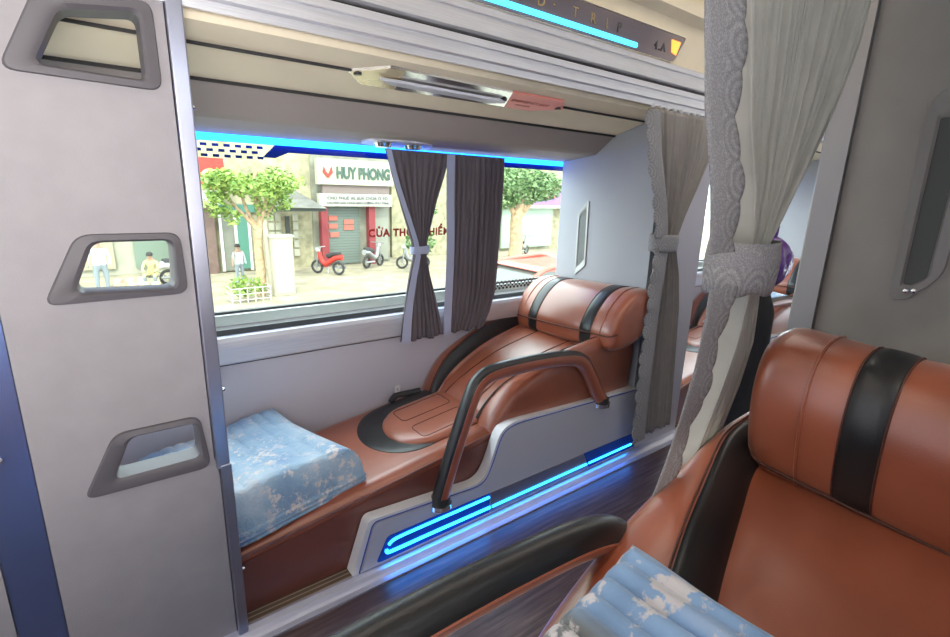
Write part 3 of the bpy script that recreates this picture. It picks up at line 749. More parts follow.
    bl = [Vector(p) for p in [(1.048, 0.118), (1.56, 0.114), (1.60, 0.036), (1.048, 0.036)]]
    obj('inlay_reflection', plate(bmesh.new(), [bl], shell, y0 - 0.002, y0 + 0.002), M['alu_post'], spn, smooth=False)  # grey stretch imitates a reflection in the blue inlay
    bl = [Vector(p) for p in [(1.562, 0.114), (1.925, 0.110), (1.925, 0.036), (1.602, 0.036)]]
    obj('blue_inlay', plate(bmesh.new(), [bl], shell, y0 - 0.002, y0 + 0.002), M['led_panel'], spn, smooth=False)
    bm = bmesh.new(); yl = y0 - 0.003
    tube(bm, sm([L(1.040, yl, 0.103), L(0.80, yl, 0.103), L(0.67, yl, 0.102), L(0.640, yl, 0.097), L(0.628, yl, 0.088)], 5), 0.0050, 8)
    tube(bm, sm([L(0.620, yl, 0.074), L(0.622, yl, 0.064), L(0.645, yl, 0.060), L(0.80, yl, 0.060), L(1.046, yl, 0.058)], 5), 0.0056, 8)
    tube(bm, [L(1.058, yl, 0.057), L(1.585, yl, 0.057)], 0.0045, 8); tube(bm, [L(1.60, yl, 0.057), L(1.90, yl, 0.057)], 0.0045, 8)
    obj('light_tube', bm, M['led'], spn)
    if s > 0:
        for nm_, xx, w_, e_ in (('light_tube_glow', 0.84, 0.42, 1.1), ('light_tube_glow', 1.49, 0.84, 1.6)):
            ld = bpy.data.lights.new(nm_, 'AREA'); lo = bpy.data.objects.new(nm_, ld); C.objects.link(lo)
            ld.shape = 'RECTANGLE'; ld.size = w_; ld.size_y = 0.02; ld.energy = e_ * 0.25; ld.color = (0.05, 0.22, 1.0)
            lo.parent = root; lo.location = L(xx, y0 - 0.012, 0.075); lo.rotation_euler = Vector((0, -s * 1.0, -0.55)).to_track_quat('-Z', 'Z').to_euler()
    return root
far = berth('tan leather berth by the window with folded quilt at its foot and curved grab rail', 0, 1.545, 0, 1, 0.25)
near = berth('large tan leather berth in the near right foreground beside the camera', -0.78, 0.055, 0.172, -1, 0.295, (0.31, 0.005, 1.27), (-0.12, -0.045))
nxt = copy_tree(far, None, (2.1, 0, 0))
nxt['label'] = 'tan leather berth further down the aisle, seen past the near curtain'

# ---------- seat belt buckle by the wall
bk = thing('seat_belt_buckle', 'small pale seat belt buckle against the lilac wall beside the bed', 'seat belt', (0.955, 1.775, 0.332))
obj('buckle_tongue', plate(bmesh.new(), [rpoly([(-0.012, 0), (0.012, 0), (0.012, 0.045), (-0.012, 0.045)], 0.005, 4), rpoly([(-0.005, 0.018), (0.005, 0.018), (0.005, 0.034), (-0.005, 0.034)], 0.002, 3)], XZ, 0.0, 0.006), M['white_pl'], bk, smooth=False)
obj('buckle_strap', tube(bmesh.new(), sm([(-0.045, -0.02, -0.012), (-0.01, -0.005, 0.005), (0.03, -0.008, 0.004), (0.10, -0.02, 0.008)], 5), 0.013, 8, flat=0.5), M['blackpl'], bk)

# ================================================================ QUILTS
def quilt(name, label, corners, th, m, loc, nridge, layers, parent=None, lift=None, ridge_axis=0, amp=0.0045):
    """corners: four base points in order; a folded quilt with rounded layered edges"""
    A, B, D, E = [Vector(c) for c in corners]; bm = bmesh.new(); N = 90
    def base(u, v): return (A * (1 - u) + B * u) * (1 - v) + (E * (1 - u) + D * u) * v
    def P(u, v):
        uu, vv = u, v
        eu = min(u, 1 - u); ev = min(v, 1 - v); e = min(eu, ev)
        k = math.sqrt(max(0, 1 - (1 - min(1, e / 0.10)) ** 2))
        r = (uu if ridge_axis == 0 else vv) * nridge
        z = th * (0.30 + 0.70 * k) + amp * (abs(math.sin(PI * r)) ** 0.42 - 0.5) * 2 * k
        z += 0.010 * math.sin(3.1 * u + 1) * math.sin(4.2 * v) + 0.004 * math.sin(13 * u + 5 * v)
        if lift: z += lift(u, v)
        p = base(u, v); p = p + Vector((0.006 * math.sin(11 * v), 0.006 * math.sin(9 * u), 0)) * (1 - k)
        return p + Vector((0, 0, z))
    vs = grid(bm, P, N, N)
    # layered edge below
    bd = [vs[i][0] for i in range(N)] + [vs[N - 1][j] for j in range(1, N)] + [vs[i][N - 1] for i in range(N - 2, -1, -1)] + [vs[0][j] for j in range(N - 2, 0, -1)]
    cen = (A + B + D + E) / 4; prev = bd; S_ = 10
    tops = [v.co.copy() for v in bd]; bots = []
    for i, t in enumerate(tops):
        b0 = t.copy(); 
        b0.z = t.z - th * 0.30 - (lift_b[i] if False else 0); bots.append(b0)
    for k in range(1, S_ + 1):
        f = k / S_; row = []
        for i, t in enumerate(tops):
            p = t.lerp(bots[i], f); outw = (p - cen); outw.z = 0; outw.normalize()
            p = p + outw * (0.008 * abs(math.sin(PI * f * layers)) - (0.012 if k == S_ else 0))
            row.append(bm.verts.new(p))
        for i in range(len(bd)): bm.faces.new((prev[i], prev[(i + 1) % len(bd)], row[(i + 1) % len(bd)], row[i]))
        prev = row
    bm.faces.new(prev)
    o = obj(name, bm, m)
    return tag(o, label, 'blanket')
q1 = quilt('folded_quilt', 'light blue folded quilt with pale flower pattern at the foot of the window bed',
      [(0.0, 1.290, 0.208), (0.60, 1.345, 0.258), (0.455, 1.785, 0.250), (0.0, 1.785, 0.212)], 0.145, M['quilt'], None, 12, 3,
      lift=lambda u, v: 0.035 * max(0, v - 0.7) / 0.3 * max(0, u - 0.45) * 1.6)
q2 = quilt('folded_quilt', 'blue and grey striped quilt bunched on the near berth at the bottom edge',
      [(-0.05, 0.26, 0.61), (0.532, 0.325, 0.655), (0.545, 0.04, 0.655), (-0.05, -0.18, 0.61)], 0.115, M['quilt_near'], None, 19, 1, amp=0.009)
q3 = quilt('folded_quilt', 'pale blue and white folded towel-like blanket on the berth down the aisle',
      [(3.16, 1.30, 0.40), (3.66, 1.31, 0.53), (3.66, 1.62, 0.56), (3.16, 1.62, 0.40)], 0.06, M['quilt'], None, 9, 1)
bm = bmesh.new()

# ================================================================ CURTAINS
def lerp_rows(rows, z):
    if z >= rows[0][0]: return rows[0][1:]
    for a, b in zip(rows, rows[1:]):
        if z >= b[0]:
            t = (a[0] - z) / (a[0] - b[0]); t = t * t * (3 - 2 * t) if False else t
            return tuple(p + (q - p) * t for p, q in zip(a[1:], b[1:]))
    return rows[-1][1:]
def curtain(label, rows, y0, n, m, parts, cat='curtain', amp=0.012, nz=70, ns=None, seed=1, group=None, drift=0.0, yf=None, sharp=False):
    """rows: (z, x_left, x_right) from the top down; parts: extra builders"""
    zt, zb = rows[0][0], rows[-1][0]
    root = thing('curtain', label, cat, ((rows[0][1] + rows[0][2]) / 2, y0, zt), group)
    O_ = Vector(root.location); rnd = random.Random(seed)
    ph = [rnd.uniform(-0.28, 0.28) for _ in range(n + 2)]; am = [rnd.uniform(0.7, 1.25) for _ in range(n + 2)]
    ns = ns or n * 12
    def P(u, v):
        z = zt + (zb - zt) * u; xl, xr = lerp_rows(rows, z)[:2]
        k = v * n; i = int(min(k, n - 1)); f = k - i
        off = (ph[i] * (1 - f) + ph[i + 1] * f) * 0.6
        w = math.sin(2 * PI * (k + off)); w = math.copysign(abs(w) ** 0.75, w)
        if sharp: w = 1 - 2 * abs(math.cos(PI * (k + off))) ** 2.6
        fade = min(1.0, 0.35 + u * 6)
        dens = min(1.3, 0.28 / max(0.08, (xr - xl)))
        y = (yf(z) if yf else y0) + amp * w * (am[i] * (1 - f) + am[i + 1] * f) * fade * (0.75 + 0.4 * math.sin(u * 3 + i)) 
        x = xl + (xr - xl) * (v + 0.25 / n * math.cos(2 * PI * (k + off)) * fade * 0.5)
        x += drift * math.sin(u * 7 + i) / n
        return Vector((x, y, z + 0.006 * math.sin(k * 1.7) * (u > 0.98))) - O_
    bm = bmesh.new(); grid(bm, P, nz, ns)
    fb = obj('curtain_fabric', bm, m, root)
    sol = fb.modifiers.new('thickness', 'SOLIDIFY'); sol.thickness = 0.0015
    return root, O_
def lace(root, O_, zt, zb, fx_in, fx_out, y, period, scallop_out=True, amp=0.010, name='lace_border', wave=0.004, th=0.002, yf=None):
    bm = bmesh.new(); N = int(abs(zt - zb) / 0.0025)
    def P(u, v):
        z = zt + (zb - zt) * u; a = fx_in(z); b = fx_out(z)
        sc = amp * abs(math.sin(PI * z / period)) ** 0.7
        b2 = b + (sc if b > a else -sc)
        return Vector((a + (b2 - a) * v, (yf(z) if yf else y) + wave * math.sin(z * 40) * v, z)) - O_
    grid(bm, P, N, 8, uv=lambda u, v: (v, (zt + (zb - zt) * u) / period))
    o = obj(name, bm, M['lace'], root)
    s2 = o.modifiers.new('thickness', 'SOLIDIFY'); s2.thickness = th
    return o
def band(root, O_, xa, xb, y, ry, zc, h, tilt, m, name='tieback', droop=0.0):
    bm = bmesh.new(); cx_ = (xa + xb) / 2; rx = (xb - xa) / 2
    def P(u, v):
        a = 2 * PI * u; x = cx_ + rx * math.cos(a); yy = y + ry * math.sin(a)
        z = zc + h * (0.5 - v) + tilt * (x - cx_) - (droop * abs(math.sin(3 * a)) if v > 0.95 else 0)
        return Vector((x, yy + (0.003 * math.sin(v * PI)) * (-1 if math.sin(a) < 0 else 1), z)) - O_
    grid(bm, P, 48, 8, closeu=True, uv=lambda u, v: (v, u * 8))
    o = obj(name, bm, m, root); s2 = o.modifiers.new('thickness', 'SOLIDIFY'); s2.thickness = 0.002
    return o

# near curtain (aisle opening of the near berth)
rowsN = [(1.80, 0.62, 1.33), (1.60, 0.645, 1.285), (1.46, 0.662, 1.245), (1.375, 0.690, 1.205), (1.30, 0.716, 1.155), (1.225, 0.755, 1.095), (1.16, 0.778, 1.035), (1.12, 0.787, 0.995),
         (1.075, 0.800, 0.990), (1.03, 0.800, 1.00), (0.95, 0.790, 1.01), (0.86, 0.765, 0.985), (0.78, 0.738, 0.95), (0.70, 0.705, 0.90), (0.62, 0.670, 0.86), (0.50, 0.62, 0.83)]
yN = lambda z: 0.376 + 0.055 * max(0, min(1, (1.08 - z) / 0.38))
rowsNf = [(z, (a + 0.035) * (yN(z) + 0.03) / 0.41, b * (yN(z) - 0.018) / 0.41) for z, a, b in rowsN]
rt, O_ = curtain('large pale grey pleated curtain with wide lace border tied back in the foreground', rowsNf, 0.376, 21, M['grey_cloth_near'], None, amp=0.015, nz=120, seed=4, yf=yN, sharp=True)
rowsL = [(1.80, 0.725), (1.46, 0.775), (1.36, 0.795), (1.30, 0.812), (1.22, 0.848), (1.12, 0.872)]
rowsL2 = [(1.08, 0.880), (1.02, 0.872), (0.95, 0.855), (0.86, 0.822), (0.78, 0.790), (0.70, 0.752), (0.62, 0.712), (0.5, 0.66)]
lx = lambda rows, z, k=0: lerp_rows(rows, z)[k] * (yN(z) - 0.034) / 0.41
lace(rt, O_, 1.80, 1.125, lambda z: lx(rowsN, z), lambda z: lx(rowsL, z) - 0.004, 0, 0.052, yf=lambda z: yN(z) - 0.034)
lace(rt, O_, 1.075, 0.56, lambda z: lx(rowsN, z), lambda z: lx(rowsL2, z) - 0.004, 0, 0.052, yf=lambda z: yN(z) - 0.034)
ex_ = lambda z: lerp_rows(rowsNf, z)[1]
lace(rt, O_, 1.36, 1.13, lambda z: ex_(z) - 0.016, lambda z: ex_(z) + 0.002, 0, 0.042, amp=0.007, name='lace_edging', yf=lambda z: yN(z) + 0.004)
lace(rt, O_, 1.06, 0.62, lambda z: ex_(z) - 0.016, lambda z: ex_(z) + 0.004, 0, 0.042, name='lace_edging', yf=lambda z: yN(z) + 0.004)
band(rt, O_, 0.748, 0.890, 0.374, 0.046, 1.098, 0.074, 0.0, M['lace'], droop=0.008)
o = obj('trim_15', sweep_x(bmesh.new(), [(0.33, 1.80), (0.42, 1.80), (0.42, 1.88), (0.33, 1.88)], -0.4, 2.4), M['alu'], smooth=False); struct(o)

# far aisle curtain
rowsF = [(1.520, 1.735, 2.22), (1.46, 1.745, 2.21), (1.35, 1.775, 2.18), (1.24, 1.820, 2.12), (1.12, 1.865, 2.05), (1.03, 1.885, 2.01), (0.98, 1.890, 2.01), (0.86, 1.885, 2.06), (0.70, 1.88, 2.10), (0.45, 1.88, 2.13), (0.10, 1.89, 2.17)]
rt2, O2 = curtain('grey pleated curtain with lace edge hanging beside the far headrest', rowsF, 1.215, 14, M['grey_cloth'], None, amp=0.013, nz=90, seed=9, sharp=True)
li2 = lambda z: lerp_rows(rowsF, z)[0]
lace(rt2, O2, 1.505, 1.03, lambda z: li2(z) + 0.025, lambda z: li2(z) - 0.055, 1.186, 0.060, amp=0.018)
lace(rt2, O2, 0.99, 0.10, lambda z: li2(z) + 0.035, lambda z: li2(z) - 0.05, 1.186, 0.060, amp=0.018)
band(rt2, O2, 1.835, 2.02, 1.213, 0.035, 1.005, 0.07, -0.05, M['lace'], droop=0.004)
for i in range(8):
    x = 1.755 + i * 0.048
    bm = bmesh.new(); bmesh.ops.create_uvsphere(bm, u_segments=10, v_segments=8, radius=0.009)
    for v in bm.verts: v.co += Vector((x, 1.22, 1.527)) - O2
    obj('curtain_ring', bm, M['white_pl'], rt2)

# window curtains
rowsA = [(1.338, 0.905, 1.200), (1.25, 0.93, 1.170), (1.15, 0.965, 1.135), (1.05, 1.000, 1.108), (0.985, 1.022, 1.090), (0.93, 1.030, 1.088), (0.85, 1.010, 1.105), (0.75, 0.990, 1.135), (0.65, 0.975, 1.160), (0.572, 0.965, 1.178)]
rt3, O3 = curtain('dark taupe window curtain pinched by a blue tieback, left of the pair', rowsA, 1.765, 9, M['dark_cloth'], None, amp=0.010, nz=70, seed=12, group='window curtains')
bm = bmesh.new(); lA = lambda z: lerp_rows(rowsA, z)[0]
grid(bm, lambda u, v: Vector((lA(1.338 - 0.766 * u) - 0.004 + v * (0.022 + 0.045 * max(0, u - 0.5)), 1.748 + 0.004 * math.sin(u * 9), 1.338 - 0.766 * u)) - O3, 50, 4)
obj('curtain_lining', bm, M['lining'], rt3)
band(rt3, O3, 1.012, 1.098, 1.763, 0.022, 0.955, 0.032, 0.05, M['lining'])
rowsB = [(1.338, 1.200, 1.487), (1.1, 1.200, 1.480), (0.9, 1.198, 1.470), (0.75, 1.195, 1.462), (0.65, 1.195, 1.43), (0.578, 1.190, 1.39)]
rt4, O4 = curtain('dark taupe window curtain hanging straight, right of the pair', rowsB, 1.765, 11, M['dark_cloth'], None, amp=0.011, nz=60, seed=21, group='window curtains')
bm = bmesh.new()
grid(bm, lambda u, v: Vector((1.158 + 0.012 * math.sin(2 * u) + 0.015 * (1 - u) + v * 0.040, 1.748 + 0.003 * math.sin(u * 9), 1.335 - 0.757 * u)) - O4, 50, 4)
obj('curtain_lining', bm, M['lining'], rt4)

# ---------- bags seen down the aisle
bm = bmesh.new(); bmesh.ops.create_uvsphere(bm, u_segments=40, v_segments=28, radius=1)
for v in bm.verts:
    a = math.atan2(v.co.y, v.co.x); w = 1 + 0.05 * math.sin(5 * a + 3 * v.co.z) + 0.03 * math.sin(11 * a)
    zz = v.co.z; sx = 0.105 * w * (1 - 0.25 * max(0, zz)); v.co = Vector((v.co.x * sx, v.co.y * 0.09 * w, zz * 0.115))
pb = thing('plastic_bag', 'full purple plastic bag on top of a black sack behind the near curtain', 'bag', (2.40, 0.98, 0.925))
obj('bag_body', bm, M['purple'], pb)
obj('bag_knot', tube(bmesh.new(), sm([(0, 0, 0.10), (0.005, 0, 0.125), (0.02, 0.01, 0.15)], 6), lambda u: 0.012 + 0.012 * u, 8), M['purple'], pb)
bm = bmesh.new()
def P(u, v):
    a = 2 * PI * u; z = 0.81 * (1 - v); r = (0.075 + 0.02 * math.sin(PI * v) + 0.010 * math.sin(3 * a + 4 * v)) * min(1, 0.55 + 4 * v)
    return Vector((math.cos(a) * r, math.sin(a) * r * 0.9, z))
grid(bm, P, 28, 24, closeu=True); bmesh.ops.holes_fill(bm, edges=bm.edges[:])
o = obj('black_sack', bm, M['blackcloth']); o.location = (2.35, 0.98, 0.0)
tag(o, 'tall black cloth sack standing in the aisle below the purple bag', 'bag')

# ================================================================ STREET OUTSIDE
KS = 1.143
def ex(x, y, z): return Vector((x * KS, y * KS, 1.2 + (z - 1.2) * KS))
ZG = 1.2 - 2.8 * KS
o = obj('ground', bx(-40, 70, 2.6, 60, ZG - 0.2, ZG), M['paving'], smooth=False); struct(o, 'sunlit tan paving of the street')
o = obj('ground_road', bx(-40, 70, 2.5, 9.2, ZG - 0.1, ZG + 0.004), mat('asphalt', (0.22, 0.21, 0.18), 0.9, var=0.1), smooth=False); struct(o)
def ebox(name, x0, x1, y, dep, z0, z1, m, parent=None, bev=0):
    a = ex(x0, y, z0); b = ex(x1, y, z1)
    org = parent.location if parent else Vector((0, 0, 0))
    return obj(name, bx(a.x - org.x, b.x - org.x, a.y - org.y, a.y + dep - org.y, a.z - org.z, b.z - org.z, bev=bev), m, parent, smooth=False)
def ething(name, label, cat, x, y, z, group=None): return thing(name, label, cat, ex(x, y, z), group)
def etext(name, s, x, y, z, size, m, parent, align='LEFT', bold=0.0, sp=1.0, sx=1.0):
    return text_mesh(name, s, size * KS, m, ex(x, y, z) - parent.location, FACE_Y @ Matrix.Diagonal((sx, 1, 1)), parent, ext=0.01, align=align, bold=bold, spacing=sp)
# middle shop
b1 = ething('shop_building', 'shop with cream HUY PHONG sign and grey-green roller door between red columns', 'building', 7.3, 17, -1.6)
ebox('wall', 6.10, 9.05, 17.35, 3, -1.6, 4.5, M['facade_grey'], b1)
sb = ebox('sign_board', 6.15, 8.95, 16.85, 0.25, 1.22, 2.05, M['sign_cream'], b1)
etext('sign_lettering', 'HUY PHONG', 6.80, 16.82, 1.44, 0.52, M['green_txt'], b1, bold=0.028, sx=0.66)
c0 = ex(6.50, 16.80, 1.60) - b1.location
em = obj('sign_emblem', plate(bmesh.new(), [[Vector(p) for p in [(0, -0.2), (0.2, 0.02), (0.15, 0.22), (0.06, 0.02), (0, -0.06), (-0.06, 0.02), (-0.15, 0.22), (-0.2, 0.02)]]], lambda a, b, d: c0 + Vector((a, d, b)), -0.02, 0.03), M['red_txt'], b1, smooth=False)
ebox('dark_band', 6.35, 8.85, 16.95, 0.2, 0.93, 1.22, mat('brown_band', (0.16, 0.12, 0.11), 0.8), b1)
ebox('sign_board', 6.18, 8.9, 16.85, 0.25, 0.50, 0.92, M['sign_white'], b1)
etext('sign_lettering', 'CHO THUÊ XE SỬA CHỮA Ô TÔ', 6.45, 16.82, 0.73, 0.155, M['dark_txt'], b1)
etext('sign_lettering', 'CHUYÊN SỬA CHỮA BẢO DƯỠNG PHỤ TÙNG', 6.42, 16.82, 0.58, 0.112, M['dark_txt'], b1)
ebox('roller_door', 6.55, 7.80, 17.28, 0.1, -1.55, 0.45, M['door_green'], b1)
for i, (px, pz) in enumerate(((6.63, 0.16), (6.63, -0.12), (6.66, -0.42), (7.18, 0.02), (7.18, -0.18))):
    ebox('poster', px, px + 0.32 + 0.06 * (i > 2), 17.24, 0.03, pz - 0.17, pz, M['poster'], b1)
for x in (6.28, 8.05):
    ebox('column', x, x + 0.24, 17.0, 0.3, -1.6, 0.5, M['brick_red'], b1)
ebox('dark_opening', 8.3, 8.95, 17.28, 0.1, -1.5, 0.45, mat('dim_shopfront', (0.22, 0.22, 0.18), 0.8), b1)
# left shop
b2 = ething('shop_building', 'beige shop left of the roller door with green transom and lean-to awning', 'building', 4.4, 17, -1.6)
ebox('wall', 2.2, 6.1, 17.4, 3, -1.6, 4.5, M['facade'], b2)
ebox('transom', 3.12, 4.3, 17.28, 0.1, 0.28, 0.52, M['teal'], b2)
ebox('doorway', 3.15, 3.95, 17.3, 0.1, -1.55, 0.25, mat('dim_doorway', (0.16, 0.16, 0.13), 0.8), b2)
for x in (3.12, 3.55, 3.95):
    ebox('door_frame', x, x + 0.08, 17.22, 0.1, -1.55, 0.25, M['white_txt'], b2)
ebox('door_leaf', 3.63, 3.95, 17.22, 0.06, -1.5, 0.20, M['teal'], b2)
ebox('side_pier', 2.45, 3.0, 17.2, 0.2, -1.6, 0.75, M['brown_wall'], b2)
bm = bmesh.new()
a = [ex(4.55, 17.3, 0.98), ex(5.55, 17.3, 0.98), ex(6.15, 16.1, 0.46), ex(4.45, 16.1, 0.50)]
a = [p - b2.location for p in a]
F = bm.faces.new([bm.verts.new(p) for p in a]); bmesh.ops.solidify(bm, geom=[F], thickness=0.06)
obj('awning', bm, M['awning'], b2, smooth=False)
ebox('awning_shadow_strip', 4.45, 6.15, 16.2, 0.1, 0.36, 0.46, M['dark'], b2)  # dark strip stands in for the shade below the awning edge
for i in range(3):
    for j in range(5):
        ebox('grille_panel', 4.62 + i * 0.22 + (0.35 if i > 1 else 0), 4.80 + i * 0.22 + (0.35 if i > 1 else 0), 17.33, 0.05, -1.2 + j * 0.3, -0.96 + j * 0.3, M['facade_white'], b2)
ebox('dark_gap', 5.16, 5.30, 17.3, 0.05, -1.4, 0.15, M['dark'], b2)
rs = ething('shop_sign', 'red hanging shop sign with white letters at the left window edge', 'sign', 2.9, 16.4, 1.0)
ebox('sign_panel', 1.9, 3.25, 16.4, 0.15, 0.98, 1.85, M['red_txt'], rs)
etext('sign_lettering', 'CH', 2.62, 16.37, 1.15, 0.55, M['sign_cream'], rs, bold=0.02)
ebox('white_panel', 1.9, 3.1, 16.45, 0.1, 0.55, 0.95, M['sign_white'], rs)
# far left building seen through the foothold
b3 = ething('shop_building', 'shaded shopfront seen through the middle foothold opening', 'building', 0, 18, -1.6)
ebox('wall', -4.5, 2.15, 18.2, 3, -1.6, 4.5, M['facade_white'], b3)
ebox('shutter', 0.9, 2.1, 18.1, 0.08, -1.4, 0.4, mat('pale_green_shutter', (0.14, 0.18, 0.14), 0.8), b3)
ebox('shutter', -2.6, 0.4, 18.1, 0.08, -1.4, 0.2, mat('straw_shutter', (0.28, 0.25, 0.17), 0.8), b3)
# right buildings
b4 = ething('shop_building', 'cream shopfront with purple and red signs right of the curtains', 'building', 14, 17.5, -1.6)
ebox('wall', 9.6, 24, 18.2, 3, -1.6, 5, M['facade'], b4)
ebox('purple_fascia', 12.8, 20, 17.7, 0.3, 0.55, 1.25, mat('purple_fascia', (0.22, 0.12, 0.35), 0.6), b4)
ebox('red_fascia', 16.9, 18.2, 17.6, 0.3, 0.9, 1.9, M['poster'], b4)
ebox('shopfront_glass', 15.2, 18.5, 18.0, 0.1, -1.45, 0.4, mat('green_glass', (0.25, 0.33, 0.24), 0.3), b4)
ebox('fascia_stripe', 12.8, 20, 17.68, 0.05, 0.42, 0.55, M['sign_white'], b4)
b5 = ething('apartment_building', 'pale backdrop building rising behind the shops', 'building', 8, 24, -1.6)
ebox('wall', -12, 30, 24, 1.5, -1.6, 7.5, M['facade_white'], b5)

# trees
def foliage(bm, c, r, n, rnd, ls=0.16):
    for _ in range(n):
        while True:
            d = Vector((rnd.uniform(-1, 1), rnd.uniform(-1, 1), rnd.uniform(-1, 1)))
            if 0.25 < d.length < 1: break
        p = Vector(c) + Vector((d.x * r[0], d.y * r[1], d.z * r[2]))
        a = Vector((rnd.gauss(0, 1), rnd.gauss(0, 1), rnd.gauss(0, 0.5))).normalized(); b = a.orthogonal().normalized()
        b = (Matrix.Rotation(rnd.uniform(0, 6.28), 3, a) @ b); s1 = ls * rnd.uniform(0.7, 1.3)
        vs = [bm.verts.new(p + q) for q in (a * -s1, b * s1 * 0.45, a * s1, b * -s1 * 0.45)]
        bm.faces.new(vs)
t1 = ething('street_tree', 'leafy bright green street tree with pale trunk left in the window', 'tree', 3.25, 13.3, -1.6)
rnd = random.Random(3)
bm = bmesh.new()
tube(bm, sm([(0, 0, 0), (0.03, 0, 0.8), (0.02, 0, 1.6), (0.14, 0.02, 2.2), (0.05, 0, 2.9), (0.1, 0, 3.6)], 5), lambda u: 0.15 * (1 - 0.6 * u), 12)
for q in ((0.9, 0.1, 3.2), (-0.9, 0.2, 3.1), (0.4, -0.4, 3.5), (-0.4, 0.3, 3.6)):
    tube(bm, sm([(0.05, 0, 1.9), (q[0] * 0.5, q[1] * 0.5, 2.5), q], 5), lambda u: 0.07 * (1 - 0.7 * u), 8)
obj('tree_trunk', bm, M['bark'], t1)
bm = bmesh.new()
for _ in range(34):
    a = rnd.uniform(0, 6.28); q = rnd.uniform(0, 1) ** 0.5
    foliage(bm, (0.05 + 1.25 * q * math.cos(a), 0.8 * q * math.sin(a), 3.05 + rnd.uniform(-0.35, 0.5) * (1.1 - 0.5 * q)), (0.36, 0.36, 0.22), 95, rnd, 0.075)
for c, r, n in (((-0.95, 0, 2.6), (0.38, 0.3, 0.38), 260), ((-0.6, 0, 2.25), (0.22, 0.3, 0.22), 90), ((0.75, 0, 2.65), (0.35, 0.3, 0.22), 150), ((0.25, 0, 2.45), (0.3, 0.3, 0.3), 90)):
    foliage(bm, c, r, n, rnd, 0.075)
obj('tree_crown', bm, M['leaf'], t1, smooth=False)
bm = bmesh.new(); tube(bm, sm([(0.30, -0.1, 0), (0.26, -0.1, 0.9), (0.22, -0.08, 1.7), (0.20, -0.06, 2.4)], 5), lambda u: 0.10 - 0.04 * u, 10)
obj('pale_stem', bm, M['whitewash'], t1)
t2 = ething('street_tree', 'broad mottled street tree beyond the right window curtain', 'tree', 11.75, 13.2, -1.6)
bm = bmesh.new()
tube(bm, sm([(0, 0, 0), (0.1, 0, 1.2), (0.05, 0, 2.2), (0.3, 0, 3.2)], 6), lambda u: 0.30 * (1 - 0.35 * u), 14)
for q in ((1.1, 0, 3.5), (-0.9, 0, 3.6), (1.8, 0, 3.2)): tube(bm, sm([(0.1, 0, 2.1), (q[0] * 0.5, 0, 2.8), q], 5), lambda u: 0.12 * (1 - 0.6 * u), 8)
obj('tree_trunk', bm, M['bark'], t2)
bm = bmesh.new()
for c, r, n in (((0.1, 0, 3.4), (1.7, 1.0, 0.75), 1300), ((-0.6, 0, 2.9), (0.6, 0.6, 0.4), 300), ((1.4, 0, 3.4), (1.0, 0.6, 0.6), 500)):
    foliage(bm, c, r, n * 2, rnd, 0.10)
obj('tree_crown', bm, M['leaf2'], t2, smooth=False)
t3 = ething('street_shrub', 'green shrub and sapling just left of the pinched curtain', 'shrub', 8.4, 14.0, -1.6)
bm = bmesh.new(); tube(bm, sm([(0, 0, 0), (0.1, 0, 1.0), (0.0, 0, 2.4)], 5), lambda u: 0.16 * (1 - 0.6 * u), 8); obj('shrub_stem', bm, M['bark'], t3)
bm = bmesh.new(); foliage(bm, (0, 0, 1.3), (0.6, 0.5, 0.5), 420, rnd, 0.12); foliage(bm, (0.1, 0, 2.5), (0.55, 0.5, 0.6), 300, rnd, 0.12); obj('shrub_leaves', bm, M['leaf2'], t3, smooth=False)
# planter fence and plants
pf = ething('planter', 'low wire planter fence with seedlings at the tree foot', 'planter', 2.85, 12.6, -1.6)
bm = bmesh.new()
for i in range(6):
    cyl(bm, (-0.5 + i * 0.2, 0, 0), (-0.5 + i * 0.2, 0, 0.42), 0.018, 6)
for z in (0.08, 0.24, 0.40):
    cyl(bm, (-0.52, 0, z), (0.52, 0, z), 0.014, 6); cyl(bm, (-0.52, 0, z), (-0.52, 0.5, z), 0.014, 6); cyl(bm, (0.52, 0, z), (0.52, 0.5, z), 0.014, 6)
obj('planter_fence', bm, M['sign_white'], pf)
bm = bmesh.new(); foliage(bm, (-0.05, 0.25, 0.4), (0.5, 0.25, 0.32), 180, rnd, 0.09); obj('planter_leaves', bm, M['leaf'], pf, smooth=False)
# white cabinet
wc = ething('utility_cabinet', 'white utility cabinet standing beside the tree trunk', 'cabinet', 3.75, 12.95, -1.6)
def rel(o_, x0, x1, y0, y1, z0, z1, m, name, bev=0.0): return obj(name, bx(x0, x1, y0, y1, z0, z1, bev=bev), m, o_, smooth=False)
rel(wc, -0.30, 0.30, 0, 0.3, 0.0, 1.72, M['whitewash'], 'cabinet_body', 0.015)
rel(wc, -0.33, 0.33, -0.03, 0.33, 1.70, 1.77, M['sign_white'], 'cabinet_cap', 0.01)
rel(wc, -0.25, 0.25, -0.015, 0.0, 0.1, 1.6, M['sign_white'], 'cabinet_door')

